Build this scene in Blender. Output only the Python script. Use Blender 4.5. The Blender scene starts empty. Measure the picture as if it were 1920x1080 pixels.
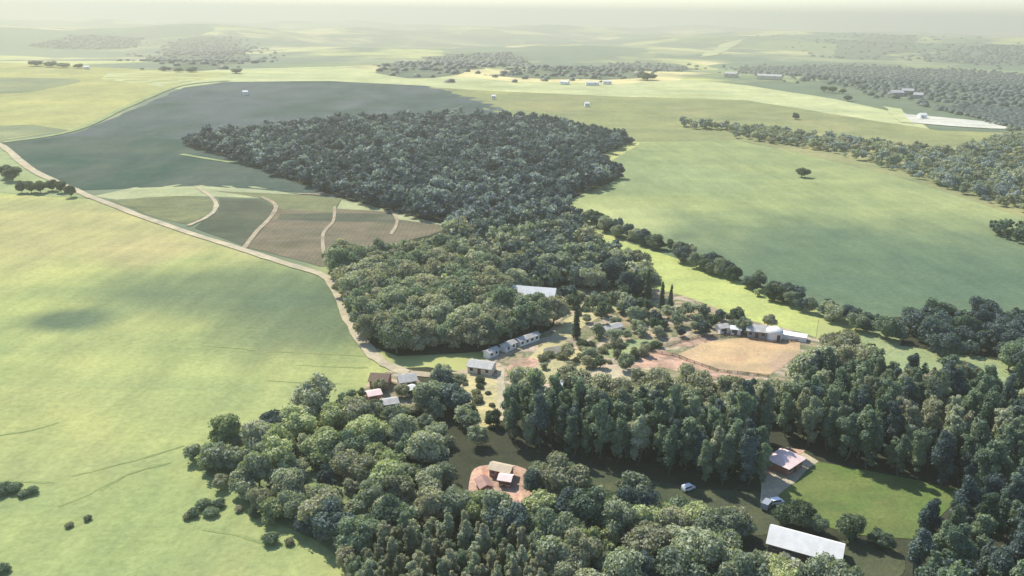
import bpy, math, random
import numpy as np
from mathutils import Vector, Matrix, Euler
from mathutils.geometry import delaunay_2d_cdt

R = math.radians
C = bpy.context.scene.collection
SC = bpy.context.scene

# ------------------------------------------------------------------ camera
CAM_H, F = 120.0, 1507.0
ROT = (Matrix.Rotation(R(90 - 18.75), 3, 'X') @ Matrix.Rotation(R(0.8), 3, 'Z'))
cam_d = bpy.data.cameras.new('camera')
cam_d.sensor_width = 36.0
cam_d.lens = 36.0 * F / 1920.0
cam_d.clip_start = 1.0
cam_d.clip_end = 60000.0
cam = bpy.data.objects.new('camera', cam_d)
cam.matrix_world = Matrix.Translation((0, 0, CAM_H)) @ ROT.to_4x4()
C.objects.link(cam)
SC.camera = cam

# ------------------------------------------------------------------ sky, sun, exposure
SUN_EL, SUN_AZ = 47.0, -36.0          # degrees; azimuth from +Y (view direction), negative = left
w = bpy.data.worlds.new("World")
SC.world = w
w.use_nodes = True
nt = w.node_tree
nt.nodes.clear()
sky = nt.nodes.new('ShaderNodeTexSky')
sky.sky_type = 'NISHITA'
sky.sun_disc = False
sky.sun_elevation = R(SUN_EL)
sky.sun_rotation = R(SUN_AZ)
sky.air_density = 1.0
sky.dust_density = 0.3
sky.ozone_density = 3.0
bg = nt.nodes.new('ShaderNodeBackground')
bg.inputs['Strength'].default_value = 0.135
out = nt.nodes.new('ShaderNodeOutputWorld')
nt.links.new(sky.outputs[0], bg.inputs[0])
nt.links.new(bg.outputs[0], out.inputs[0])
sl = bpy.data.lights.new('sun', 'SUN')
sl.energy = 4.15
sl.angle = R(0.6)
sl.color = (1.0, 0.93, 0.80)
so = bpy.data.objects.new('sun', sl)
S = Vector((math.sin(R(SUN_AZ)) * math.cos(R(SUN_EL)), math.cos(R(SUN_AZ)) * math.cos(R(SUN_EL)), math.sin(R(SUN_EL))))
so.rotation_euler = S.to_track_quat('Z', 'Y').to_euler()
so.location = (0, 0, 400)
C.objects.link(so)
SC.view_settings.view_transform = 'Standard'
SC.view_settings.look = 'None'
SC.view_settings.gamma = 1.0
SC.view_settings.exposure = 0.95
SC.render.engine = 'CYCLES'
SC.cycles.max_bounces = 6
SC.cycles.volume_bounces = 1
SC.cycles.use_denoising = True

# ------------------------------------------------------------------ terrain and pixel-to-ground survey
def hgt(x, y):
    x = np.asarray(x, float); y = np.asarray(y, float)
    r = np.sqrt(x * x + y * y)
    def sm(a, b, v):
        t = np.clip((v - a) / (b - a), 0, 1)
        return t * t * (3 - 2 * t)
    z = 9 * sm(900, 1750, r + 0.15 * x) - 42 * sm(1800, 2700, r + 0.2 * x)
    far = sm(2400, 5200, r)
    z = z + far * (38 * np.sin(x / 900.0 + 1.3) * np.sin(y / 1300.0 + 0.4) + 24 * np.sin(x / 520.0 - y / 800.0) + 14 * np.sin(x / 260. + y / 410.0 + 2))
    z = z + far * 60 * sm(300, 3200, x)  * sm(9000, 5200, r) * (0.8 + 0.3 * np.sin(x / 700.0))
    z = z - 25 * sm(6000, 12000, r)
    z = z + sm(250, 700, r) * 1.2 * np.sin(x / 140.0) * np.sin(y / 190.0 + 1)
    return z

def ray(px, py):
    d = ROT @ Vector(((px - 960) / F, (540 - py) / F, -1.0))
    return d.normalized()

def gp(px, py):
    """photo pixel (1920x1080) to the point of the terrain seen there, in metres"""
    d = ray(px, py)
    if d.z > -0.004: d.z = -0.004
    t0 = 50.0; t = t0
    ts = np.concatenate([np.linspace(100, 1500, 700), np.linspace(1505, 14000, 2500)])
    P = np.outer(ts, np.array(d))
    f = CAM_H + P[:, 2] - hgt(P[:, 0], P[:, 1])
    k = np.argmax(f < 0)
    if f[k] >= 0: return (P[-1, 0], P[-1, 1])
    a, b = ts[k - 1], ts[k]
    for _ in range(18):
        m = (a + b) / 2
        if CAM_H + d.z * m - float(hgt(d.x * m, d.y * m)) < 0: b = m
        else: a = m
    return (d.x * a, d.y * a)

def W(pts): return [gp(*p) for p in pts]
def ground(x, y): return float(hgt(x, y))
def P3(px, py, dz=0.0):
    x, y = gp(px, py); return Vector((x, y, ground(x, y) + dz))

def tag(o, label=None, cat=None, group=None, kind=None):
    if label: o['label'] = label
    if cat: o['category'] = cat
    if group: o['group'] = group
    if kind: o['kind'] = kind
    return o

# ------------------------------------------------------------------ materials
def mat(name):
    m = bpy.data.materials.new(name); m.use_nodes = True
    nt = m.node_tree; nt.nodes.clear()
    o = nt.nodes.new('ShaderNodeOutputMaterial'); b = nt.nodes.new('ShaderNodeBsdfPrincipled')
    b.inputs['Roughness'].default_value = 0.9
    b.inputs['Specular IOR Level'].default_value = 0.15
    nt.links.new(b.outputs[0], o.inputs[0])
    return m, nt, b, o
def N(nt, t, **kw):
    n = nt.nodes.new(t)
    for k, v in kw.items(): setattr(n, k, v)
    return n
def pos(nt, sc=(1, 1, 1), rz=0.0):
    g = N(nt, 'ShaderNodeNewGeometry'); mp = N(nt, 'ShaderNodeMapping')
    mp.inputs['Scale'].default_value = sc; mp.inputs['Rotation'].default_value = (0, 0, rz)
    nt.links.new(g.outputs['Position'], mp.inputs[0]); return mp.outputs[0]
def noise(nt, vec, scale, detail=4, rough=0.6, dist=0.0):
    n = N(nt, 'ShaderNodeTexNoise'); n.inputs['Scale'].default_value = scale
    n.inputs['Detail'].default_value = detail; n.inputs['Roughness'].default_value = rough
    n.inputs['Distortion'].default_value = dist
    nt.links.new(vec, n.inputs['Vector']); return n.outputs[0]
def ramp(nt, fac, cols):
    r = N(nt, 'ShaderNodeValToRGB'); e = r.color_ramp.elements
    while len(e) < len(cols): e.new(0.5)
    for i, (p, c) in enumerate(cols): e[i].position = p; e[i].color = (*c, 1)
    nt.links.new(fac, r.inputs[0]); return r.outputs[0]
def mix(nt, fac, a, b, blend='MIX'):
    n = N(nt, 'ShaderNodeMix', data_type='RGBA', blend_type=blend)
    for s, v in ((0, fac), (6, a), (7, b)):
        if hasattr(v, 'is_output'): nt.links.new(v, n.inputs[s])
        elif s == 0: n.inputs[0].default_value = v
        else: n.inputs[s].default_value = (*v, 1) if len(v) == 3 else v
    return n.outputs[2]
def mth(nt, op, a, b=0.0, c=None):
    n = N(nt, 'ShaderNodeMath', operation=op)
    for i, v in enumerate((a, b) if c is None else (a, b, c)):
        if hasattr(v, 'is_output'): nt.links.new(v, n.inputs[i])
        else: n.inputs[i].default_value = v
    return n.outputs[0]

FIELD_GAIN = 0.92
def soil_mat(name, cols, big=0.012, fine=0.6, stretch=(1, 1, 1), rz=0.0, rows=0.0, rowscale=0.35, patches=()):
    """crop or bare ground: broad tone drift, medium blotches, fine grain, optional drill rows, soft patches of crop tone and painted cloud shade"""
    m, nt, b, o = mat(name)
    b.inputs['Specular IOR Level'].default_value = 0.0
    b.inputs['Roughness'].default_value = 1.0
    v = pos(nt, stretch, rz)
    cols = [tuple(x * FIELD_GAIN for x in c) for c in cols]
    f = noise(nt, v, big, 5, 0.55, 0.6)
    col = ramp(nt, f, [(0.30 + 0.4 * i / max(1, len(cols) - 1), c) for i, c in enumerate(cols)])
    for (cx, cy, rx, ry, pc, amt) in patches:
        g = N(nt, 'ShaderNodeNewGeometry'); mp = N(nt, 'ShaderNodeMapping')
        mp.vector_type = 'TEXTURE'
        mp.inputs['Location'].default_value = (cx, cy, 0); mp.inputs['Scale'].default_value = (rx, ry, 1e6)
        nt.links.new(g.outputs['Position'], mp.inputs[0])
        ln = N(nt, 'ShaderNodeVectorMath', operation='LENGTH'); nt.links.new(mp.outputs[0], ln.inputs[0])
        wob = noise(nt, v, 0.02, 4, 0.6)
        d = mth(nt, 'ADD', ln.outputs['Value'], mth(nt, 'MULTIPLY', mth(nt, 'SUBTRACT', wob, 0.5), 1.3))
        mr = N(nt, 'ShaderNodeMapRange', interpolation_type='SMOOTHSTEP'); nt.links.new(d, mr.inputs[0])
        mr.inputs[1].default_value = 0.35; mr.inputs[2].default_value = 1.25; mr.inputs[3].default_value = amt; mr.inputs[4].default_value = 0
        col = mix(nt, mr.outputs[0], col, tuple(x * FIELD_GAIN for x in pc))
    f2 = noise(nt, v, fine * 0.12, 6, 0.65)
    col = mix(nt, 1.0, col, ramp(nt, f2, [(0.3, (.80, .82, .84)), (0.7, (1.14, 1.12, 1.08))]), 'MULTIPLY')
    f4 = noise(nt, pos(nt, (0.25, 1.6, 1), rz + .12), big * 2.2, 5, 0.6, 0.4)
    col = mix(nt, 1.0, col, ramp(nt, f4, [(0.32, (.86, .90, .93)), (0.68, (1.12, 1.09, 1.02))]), 'MULTIPLY')
    f3 = noise(nt, pos(nt), fine, 4, 0.7)
    col = mix(nt, 1.0, col, ramp(nt, f3, [(0.25, (.78, .80, .80)), (0.75, (1.18, 1.16, 1.16))]), 'MULTIPLY')
    if rows:
        wv = N(nt, 'ShaderNodeTexWave', wave_type='BANDS', bands_direction='X')
        wv.inputs['Scale'].default_value = rowscale; wv.inputs['Distortion'].default_value = 1.5
        wv.inputs['Detail'].default_value = 2; wv.inputs['Detail Scale'].default_value = 0.3
        nt.links.new(v, wv.inputs['Vector'])
        col = mix(nt, rows, col, ramp(nt, wv.outputs[0], [(0.2, (.7, .7, .7)), (0.8, (1.2, 1.2, 1.2))]), 'MULTIPLY')
    nt.links.new(col, b.inputs['Base Color'])
    bp = N(nt, 'ShaderNodeBump'); bp.inputs['Strength'].default_value = 0.5; bp.inputs['Distance'].default_value = 0.6
    nt.links.new(f3, bp.inputs['Height']); nt.links.new(bp.outputs[0], b.inputs['Normal'])
    return m

def flat_mat(name, c, rough=0.8, var=0.15, scale=0.8, spec=0.2, metal=0.0):
    m, nt, b, o = mat(name)
    f = noise(nt, pos(nt), scale, 5, 0.65)
    lo = tuple(x * (1 - var) for x in c); hi = tuple(min(1, x * (1 + var)) for x in c)
    nt.links.new(ramp(nt, f, [(0.3, lo), (0.7, hi)]), b.inputs['Base Color'])
    b.inputs['Roughness'].default_value = rough; b.inputs['Specular IOR Level'].default_value = spec
    b.inputs['Metallic'].default_value = metal
    return m

def roof_mat(name, c, ribs=2.2, var=0.18):
    m, nt, b, o = mat(name)
    tc = N(nt, 'ShaderNodeTexCoord')
    wv = N(nt, 'ShaderNodeTexWave', wave_type='BANDS', bands_direction='X'); wv.inputs['Scale'].default_value = ribs
    nt.links.new(tc.outputs['Object'], wv.inputs['Vector'])
    f = noise(nt, tc.outputs['Object'], 0.5, 6, 0.7)
    col = ramp(nt, f, [(0.3, tuple(x * (1 - var) for x in c)), (0.7, tuple(min(1, x * (1 + var * .5)) for x in c))])
    col = mix(nt, 0.35, col, ramp(nt, wv.outputs[0], [(0, (.75, .75, .75)), (1, (1.1, 1.1, 1.1))]), 'MULTIPLY')
    nt.links.new(col, b.inputs['Base Color']); b.inputs['Roughness'].default_value = 0.65
    return m

def leaf_mat(name, cols, stuff):
    m, nt, b, o = mat(name)
    if stuff:
        a = N(nt, 'ShaderNodeAttribute', attribute_name='tint'); rnd = a.outputs['Fac']
    else:
        a = N(nt, 'ShaderNodeObjectInfo'); rnd = a.outputs['Random']
    v = pos(nt)
    f = noise(nt, v, 0.45, 3, 0.6)
    t = mth(nt, 'ADD', mth(nt, 'MULTIPLY', rnd, 0.75), mth(nt, 'MULTIPLY', mth(nt, 'SUBTRACT', f, 0.5), 1.1))
    n = len(cols)
    col = ramp(nt, t, [(0.02 + 0.9 * i / (n - 1), c) for i, c in enumerate(cols)])
    nt.links.new(col, b.inputs['Base Color'])
    b.inputs['Roughness'].default_value = 0.6; b.inputs['Specular IOR Level'].default_value = 0.25
    tr = N(nt, 'ShaderNodeBsdfTranslucent')
    nt.links.new(mix(nt, 1.0, col, (1.5, 1.6, 0.7), 'MULTIPLY'), tr.inputs[0])
    ms = N(nt, 'ShaderNodeMixShader'); ms.inputs[0].default_value = 0.28
    nt.links.new(b.outputs[0], ms.inputs[1]); nt.links.new(tr.outputs[0], ms.inputs[2]); nt.links.new(ms.outputs[0], o.inputs[0])
    return m

LEAF_GAIN = 2.9
def greyer(c, k=.30):
    g = sum(c) / 3; return tuple(x + (g - x) * k for x in c)
LEAFCOL = {
 'grey':  [(.048, .064, .040), (.080, .098, .056), (.132, .142, .085), (.092, .092, .064)],
 'green': [(.028, .048, .030), (.042, .068, .038), (.072, .100, .052), (.050, .070, .038)],
 'blue':  [(.015, .028, .030), (.021, .038, .038), (.038, .060, .054), (.024, .038, .038)],
 'olive': [(.060, .066, .036), (.085, .088, .048), (.125, .125, .070), (.080, .070, .048)],
 'lime':  [(.080, .100, .036), (.115, .135, .050), (.165, .180, .075), (.090, .100, .045)],
 'deep':  [(.009, .019, .028), (.013, .026, .035), (.024, .042, .050), (.014, .025, .032)],
 'slate': [(.050, .072, .078), (.065, .088, .092), (.090, .112, .112), (.060, .080, .082)],
 'far':   [(.020, .030, .024), (.026, .038, .030), (.034, .046, .036), (.026, .038, .030)],
 'dark':  [(.016, .030, .014), (.024, .040, .018), (.038, .058, .026), (.026, .036, .018)],
}
LEAFCOL = {k: [tuple(min(.5, x * LEAF_GAIN) for x in greyer(c)) for c in v] for k, v in LEAFCOL.items()}
LM = {k: leaf_mat('leaves_' + k, v, False) for k, v in LEAFCOL.items()}
LS = {k: leaf_mat('leaves_mass_' + k, v, True) for k, v in LEAFCOL.items()}
M = {
 'bark': flat_mat('bark', (.16, .13, .10), 0.95, 0.3, 2.0),
 'palebark': flat_mat('pale_bark', (.13, .12, .10), 0.9, 0.3, 2.0),
 'road': soil_mat('pale_dirt', [(.34, .30, .21), (.46, .40, .29), (.38, .33, .23)], 0.05, 0.8),
 'track': soil_mat('dirt_track', [(.30, .25, .18), (.40, .34, .25)], 0.05, 0.8),
 'verge': soil_mat('wood_edge_grass', [(.10, .125, .065), (.20, .25, .12), (.13, .15, .085)], 0.12, 0.9),
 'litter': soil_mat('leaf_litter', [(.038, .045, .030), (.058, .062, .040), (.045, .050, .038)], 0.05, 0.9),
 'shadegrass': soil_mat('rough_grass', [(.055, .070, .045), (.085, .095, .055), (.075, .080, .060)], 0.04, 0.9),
 'yard': soil_mat('yard_earth', [(.16, .18, .10), (.36, .28, .20), (.15, .17, .09), (.50, .39, .30), (.20, .19, .12), (.42, .28, .21)], 0.06, 0.8),
 'sand': soil_mat('arena_sand', [(.45, .30, .20), (.46, .34, .20), (.41, .29, .215)], 0.03, 0.8),
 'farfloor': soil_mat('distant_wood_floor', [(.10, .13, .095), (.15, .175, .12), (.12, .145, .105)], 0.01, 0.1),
 'redearth': soil_mat('red_earth', [(.36, .21, .16), (.55, .36, .27), (.30, .21, .16), (.48, .34, .25)], 0.09, 0.8),
 'concrete': soil_mat('worn_concrete', [(.12, .12, .10), (.24, .23, .20), (.16, .16, .13)], 0.08, 0.8),
 'straw': soil_mat('dry_grass', [(.36, .33, .17), (.48, .42, .24), (.30, .29, .15)], 0.06, 0.8),
 'pitch': soil_mat('pitch_turf', [(.095, .155, .045), (.125, .175, .055), (.14, .17, .062), (.105, .168, .05)], 0.04, 0.9),
 'lawn': soil_mat('pale_lawn', [(.24, .29, .14), (.30, .34, .18)], 0.04, 0.8),
 'bright': soil_mat('ripe_strip', [(.36, .39, .20), (.42, .44, .24), (.39, .41, .22)], 0.006, 0.1),
 'glint': soil_mat('painted_pond_glint', [(.46, .45, .39), (.58, .57, .50)], 0.02, 0.3),  # pale colour paints the bright glint of the pond water
 'white': flat_mat('white_paint', (.74, .73, .70), 0.7, 0.08),
 'cream': flat_mat('cream_render', (.60, .53, .42), 0.85, 0.1),
 'wallgrey': flat_mat('grey_wall', (.30, .29, .27), 0.9, 0.15),
 'wallshade': flat_mat('eave_shade_wall', (.13, .125, .115), 0.9, 0.15),  # barn wall colour darkened to carry the shadow under the eave
 'brick': flat_mat('clay_brick', (.34, .18, .13), 0.9, 0.15),
 'wood': flat_mat('weathered_wood', (.16, .09, .06), 0.9, 0.2, 3),
 'glass': flat_mat('window_glass', (.03, .035, .04), 0.15, 0.1, 1, 0.5),
 'rubber': flat_mat('rubber', (.02, .02, .02), 0.9, 0.1),
 'paintw': flat_mat('car_paint_white', (.75, .76, .78), 0.3, 0.03, 1, 0.5),
 'paintg': flat_mat('car_paint_grey', (.25, .27, .30), 0.3, 0.03, 1, 0.5),
 'roofw': roof_mat('white_sheet_roof', (.64, .64, .61), 1.6, 0.16),
 'roofp': roof_mat('pink_tile_roof', (.76, .58, .54), 2.5, .15),
 'rooft': roof_mat('terracotta_roof', (.32, .19, .16), 2.5, .3),
 'roofc': roof_mat('cream_roof', (.50, .41, .29), 2.5),
 'roofg': roof_mat('grey_sheet_roof', (.36, .36, .37), 2.0),
 'roofb': roof_mat('brown_tile_roof', (.15, .10, .07), 2.5),
 'roofl': roof_mat('light_fibre_roof', (.40, .39, .37), 2.0, .3),
}

# ------------------------------------------------------------------ mesh helpers
def mesh_obj(name, V, Fc, mats, parent=None, smooth=False, midx=None):
    me = bpy.data.meshes.new(name)
    me.from_pydata([tuple(v) for v in V], [], [tuple(f) for f in Fc])
    for m in (mats if isinstance(mats, (list, tuple)) else [mats]): me.materials.append(m)
    if midx is not None: me.polygons.foreach_set('material_index', midx)
    if smooth: me.polygons.foreach_set('use_smooth', [True] * len(me.polygons))
    me.update()
    o = bpy.data.objects.new(name, me); C.objects.link(o)
    if parent: o.parent = parent
    return o
def empty(name, loc=(0, 0, 0), rz=0.0):
    o = bpy.data.objects.new(name, None); o.empty_display_size = 1.0
    o.location = loc; o.rotation_euler = (0, 0, rz); C.objects.link(o); return o

def inside(poly, X, Y):
    r = np.zeros(len(X), bool); n = len(poly)
    for i in range(n):
        x1, y1 = poly[i]; x2, y2 = poly[(i + 1) % n]
        c = ((y1 > Y) != (y2 > Y)) & (X < (x2 - x1) * (Y - y1) / (y2 - y1 + 1e-12) + x1)
        r ^= c
    return r

def densify(poly, step_frac=0.03, closed=True, wob=0.0, seed=1):
    rng = random.Random(seed); o = []
    n = len(poly)
    for i in range(n if closed else n - 1):
        a = Vector(poly[i]); b = Vector(poly[(i + 1) % n])
        d = max(60.0, min(a.length, b.length)); st = max(3.0, d * step_frac)
        k = max(1, int((b - a).length / st))
        nrm = Vector((-(b - a).y, (b - a).x)).normalized() if (b - a).length > 1e-6 else Vector((0, 0))
        for j in range(k):
            p = a.lerp(b, j / k)
            if wob and j: p = p + nrm * rng.uniform(-1, 1) * wob * d * 0.01
            o.append((p.x, p.y))
    if not closed: o.append(tuple(poly[-1]))
    return o

def smooth_line(P, closed=False, sub=5):
    n = len(P); o = []
    rng = range(n) if closed else range(n - 1)
    for i in rng:
        g = lambda k: Vector(P[k % n] if closed else P[max(0, min(n - 1, k))])
        p0, p1, p2, p3 = g(i - 1), g(i), g(i + 1), g(i + 2)
        for j in range(sub):
            t = j / sub
            q = 0.5 * ((2 * p1) + (p2 - p0) * t + (2 * p0 - 5 * p1 + 4 * p2 - p3) * t * t + (3 * p1 - p0 - 3 * p2 + p3) * t ** 3)
            o.append((q.x, q.y))
    if not closed: o.append(tuple(P[-1]))
    return o

def lift(x, y, layer):
    r = np.hypot(x, y)
    return layer * (0.02 + 0.00006 * r)

def sheet(name, poly, m, layer, smooth=False, wob=0.25, px=True):
    """ground parcel draped on the terrain"""
    P = W(poly) if px else poly
    if smooth: P = smooth_line(P, True, 4)
    P = densify(P, wob=wob, seed=len(P) * 7 + layer)
    A = np.array(P)
    x0, y0 = A.min(0); x1, y1 = A.max(0)
    pts = []
    y = y0
    while y < y1:
        r = max(60.0, abs(y)); st = max(5.0, r * 0.035)
        xs = np.arange(x0, x1, st)
        if len(xs): 
            k = inside(P, xs, np.full(len(xs), y)); pts += [(float(a), float(y)) for a in xs[k]]
        y += st
    B = [Vector(p) for p in P] + [Vector(p) for p in pts]
    n = len(P)
    vs, es, fs, *_ = delaunay_2d_cdt(B, [(i, (i + 1) % n) for i in range(n)], [list(range(n))], 1, 1e-4)
    V = np.array([(v.x, v.y) for v in vs])
    Z = hgt(V[:, 0], V[:, 1]) + lift(V[:, 0], V[:, 1], layer)
    o = mesh_obj(name, np.column_stack([V, Z]), [f if len(f) else f for f in fs], m, smooth=True)
    me = o.data
    if me.polygons and sum(p.normal.z for p in me.polygons) < 0: me.flip_normals()
    tag(o, kind='structure')
    return o

def strip(name, line, width, m, layer, px=True, sm=True, wvar=0.2, kind='structure'):
    P = W(line) if px else line
    if sm: P = smooth_line(P, False, 5)
    P = densify(P, 0.02, closed=False)
    rng = random.Random(len(P)); V = []; Fc = []
    for i, p in enumerate(P):
        a = Vector(P[max(0, i - 1)]); b = Vector(P[min(len(P) - 1, i + 1)])
        t = (b - a).normalized(); n = Vector((-t.y, t.x))
        ww = width if not isinstance(width, (list, tuple)) else width[0] + (width[1] - width[0]) * i / (len(P) - 1)
        l = ww / 2 * (1 + rng.uniform(-wvar, wvar)); r = ww / 2 * (1 + rng.uniform(-wvar, wvar))
        for q in (Vector(p) + n * l, Vector(p), Vector(p) - n * r):
            V.append((q.x, q.y, ground(q.x, q.y) + float(lift(q.x, q.y, layer))))
    for i in range(len(P) - 1):
        for k in (0, 1): Fc.append((3 * i + k, 3 * i + k + 1, 3 * i + k + 4, 3 * i + k + 3))
    o = mesh_obj(name, V, Fc, m, smooth=True)
    if kind: tag(o, kind=kind)
    return o

# ------------------------------------------------------------------ the ground
def ground_mat():
    m, nt, b, o = mat('farmland')
    v = pos(nt, (1.0, 0.7, 0), 0.5)
    warp = N(nt, 'ShaderNodeTexNoise'); warp.inputs['Scale'].default_value = 0.0012; warp.inputs['Detail'].default_value = 3
    nt.links.new(v, warp.inputs['Vector'])
    vm = N(nt, 'ShaderNodeVectorMath', operation='MULTIPLY_ADD'); vm.inputs[1].default_value = (420, 420, 0)
    nt.links.new(warp.outputs['Color'], vm.inputs[0]); nt.links.new(v, vm.inputs[2])
    vo = N(nt, 'ShaderNodeTexVoronoi'); vo.inputs['Scale'].default_value = 1 / 520.0; vo.inputs['Randomness'].default_value = 0.9
    nt.links.new(vm.outputs[0], vo.inputs['Vector'])
    sep = N(nt, 'ShaderNodeSeparateColor'); nt.links.new(vo.outputs['Color'], sep.inputs[0])
    c = ramp(nt, sep.outputs[0], [(0.0, (.16, .21, .10)), (0.22, (.30, .34, .14)), (0.40, (.10, .15, .09)), (0.55, (.36, .38, .18)), (0.68, (.20, .24, .13)), (0.82, (.44, .42, .22)), (0.95, (.07, .11, .08))])
    c.node.color_ramp.interpolation = 'CONSTANT'
    big = noise(nt, v, 0.0016, 5, 0.6)
    c = mix(nt, ramp(nt, big, [(0.44, (0, 0, 0)), (0.54, (1, 1, 1))]), c, (.09, .13, .085))
    f = noise(nt, pos(nt), 0.02, 6, 0.6)
    c = mix(nt, 1.0, c, ramp(nt, f, [(0.3, (.82, .82, .82)), (0.7, (1.15, 1.15, 1.15))]), 'MULTIPLY')
    c = mix(nt, 1.0, c, (1.15, 1.05, .92), 'MULTIPLY')
    nt.links.new(c, b.inputs['Base Color'])
    return m

def build_ground():
    rs = [40.0]
    while rs[-1] < 14000: rs.append(rs[-1] * 1.025 + 1.0)
    ang = np.linspace(-math.pi, math.pi, 361)[:-1]
    # finer in front
    ang = np.concatenate([np.linspace(-70, 70, 281), np.linspace(72, 288, 73)]); ang = np.radians(ang)
    V = [(0, 0, 0.0)]; n = len(ang); Fc = []
    for r in rs:
        x = r * np.sin(ang); y = r * np.cos(ang); z = hgt(x, y)
        V += list(zip(x, y, z))
    for i in range(n): Fc.append((0, 1 + (i + 1) % n, 1 + i))
    for k in range(len(rs) - 1):
        a = 1 + k * n; b = a + n
        for i in range(n):
            j = (i + 1) % n; Fc.append((a + i, a + j, b + j, b + i))
    o = mesh_obj('ground', V, Fc, ground_mat(), smooth=True)
    me = o.data
    if sum(p.normal.z for p in me.polygons) < 0: me.flip_normals()
    tag(o, kind='structure')
build_ground()

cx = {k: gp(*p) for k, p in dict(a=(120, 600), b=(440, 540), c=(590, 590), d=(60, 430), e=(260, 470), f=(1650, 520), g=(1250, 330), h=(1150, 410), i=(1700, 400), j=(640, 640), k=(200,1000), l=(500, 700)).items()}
mid = (.12, .165, .10); cloud_shade_dk = (.10, .14, .09)  # soft cloud shade painted into the left field's crop colour
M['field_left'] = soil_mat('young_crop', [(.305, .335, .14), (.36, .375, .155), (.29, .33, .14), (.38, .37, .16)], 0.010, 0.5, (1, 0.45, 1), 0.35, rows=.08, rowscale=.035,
    patches=[(*cx['d'], 190, 90, (.36, .335, .165), .85), (*cx['b'], 80, 42, mid, .8), (*cx['c'], 50, 60, cloud_shade_dk, .85), (*cx['a'], 22, 15, cloud_shade_dk, .95), (*cx['e'], 40, 30, (.37, .33, .17), .7), (*cx['k'], 70, 25, (.22, .28, .12), .5)])
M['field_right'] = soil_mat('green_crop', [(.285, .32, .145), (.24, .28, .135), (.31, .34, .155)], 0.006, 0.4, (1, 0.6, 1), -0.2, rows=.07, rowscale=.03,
    patches=[(*cx['f'], 230, 140, (.105, .155, .10), .95), (*cx['h'], 40, 50, (.42, .44, .20), .6), (*cx['g'], 90, 70, (.24, .29, .15), .6)])  # the wide dark patch paints soft cloud shade over the lower field
M['field_dark'] = soil_mat('dark_stubble', [(.056, .080, .078), (.098, .118, .120), (.062, .094, .078), (.110, .128, .128)], 0.006, 0.2, (1, 0.5, 1), 0.1)
M['field_olive'] = soil_mat('olive_pasture', [(.27, .28, .13), (.22, .24, .12), (.32, .30, .15)], 0.004, 0.2)
M['pasture_far'] = soil_mat('far_pasture', [(.19, .22, .13), (.24, .26, .15)], 0.004, 0.2)
M['field_gold'] = soil_mat('golden_crop', [(.31, .325, .15), (.36, .35, .15), (.28, .31, .15)], 0.003, 0.15, (1, 0.6, 1))
M['strip_lime'] = soil_mat('lime_crop', [(.34, .39, .13), (.39, .43, .16), (.33, .38, .14)], 0.012, 0.5)
M['plot_brown'] = soil_mat('ploughed_soil', [(.135, .125, .082), (.18, .155, .11), (.12, .12, .08)], 0.02, 0.6, rows=.18, rowscale=.12)
M['plot_green'] = soil_mat('weedy_plot', [(.14, .16, .085), (.19, .20, .11), (.12, .15, .09)], 0.02, 0.6, rows=.15, rowscale=.12)
M['plot_dark'] = soil_mat('damp_plot', [(.085, .10, .07), (.12, .125, .09)], 0.02, 0.6, rows=.15, rowscale=.12)
M['plot_pale'] = soil_mat('pale_plot', [(.30, .33, .19), (.36, .37, .22)], 0.02, 0.6)

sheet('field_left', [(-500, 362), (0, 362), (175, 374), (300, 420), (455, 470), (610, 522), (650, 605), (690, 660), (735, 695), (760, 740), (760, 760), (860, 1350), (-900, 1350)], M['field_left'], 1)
sheet('field_golden', [(-400, 150), (-400, 100), (0, 118), (300, 132), (440, 138), (335, 158), (140, 243), (0, 263), (-300, 285)], M['field_gold'], 1)
sheet('field_far_left', [(-300, 246), (0, 236), (60, 234), (130, 244), (0, 262), (-300, 284)], M['pasture_far'], 3)
sheet('field_far_left', [(-300, 176), (-300, 150), (0, 146), (150, 150), (90, 166), (0, 176)], M['pasture_far'], 3, True)
sheet('field_far_left', [(-300, 288), (0, 268), (60, 320), (180, 372), (0, 362), (-400, 362)], M['lawn'], 1)
sheet('field_crest', [(190, 148), (200, 136), (440, 129), (620, 125), (790, 137), (950, 152), (1150, 158), (1290, 150), (1400, 160), (1560, 185), (1700, 215), (1760, 250), (1600, 225), (1400, 196), (1180, 190), (950, 174), (800, 165), (640, 156), (420, 158), (340, 168)], M['bright'], 1)
sheet('field_dark', [(0, 270), (140, 250), (345, 164), (420, 154), (620, 152), (800, 161), (900, 185), (960, 212), (1000, 260), (860, 420), (640, 372), (560, 361), (380, 349), (150, 357), (70, 330), (20, 290)], M['field_dark'], 2)
M['field_teal'] = soil_mat('dark_green_crop', [(.038, .074, .060), (.085, .108, .090), (.044, .082, .064), (.074, .104, .082)], 0.008, 0.3, (1, .5, 1), .1)
sheet('field_dark', [(0, 270), (70, 262), (140, 255), (345, 262), (420, 290), (560, 345), (620, 372), (560, 361), (380, 349), (150, 357), (70, 330), (20, 290)], M['field_teal'], 3)
sheet('pasture', [(800, 163), (950, 172), (1180, 182), (1400, 188), (1600, 220), (1760, 245), (2050, 255), (2100, 480), (1920, 415), (1830, 385), (1700, 340), (1500, 290), (1380, 262), (1200, 266), (980, 260), (890, 190)], M['field_olive'], 2)
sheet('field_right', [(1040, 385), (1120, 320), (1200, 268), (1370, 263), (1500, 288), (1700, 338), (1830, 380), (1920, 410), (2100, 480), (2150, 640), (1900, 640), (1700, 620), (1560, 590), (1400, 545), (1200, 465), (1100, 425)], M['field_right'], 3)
sheet('lime_field', [(1090, 438), (1200, 462), (1350, 510), (1440, 560), (1535, 600), (1530, 632), (1440, 640), (1340, 612), (1230, 590), (1180, 510)], M['strip_lime'], 4)
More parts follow.
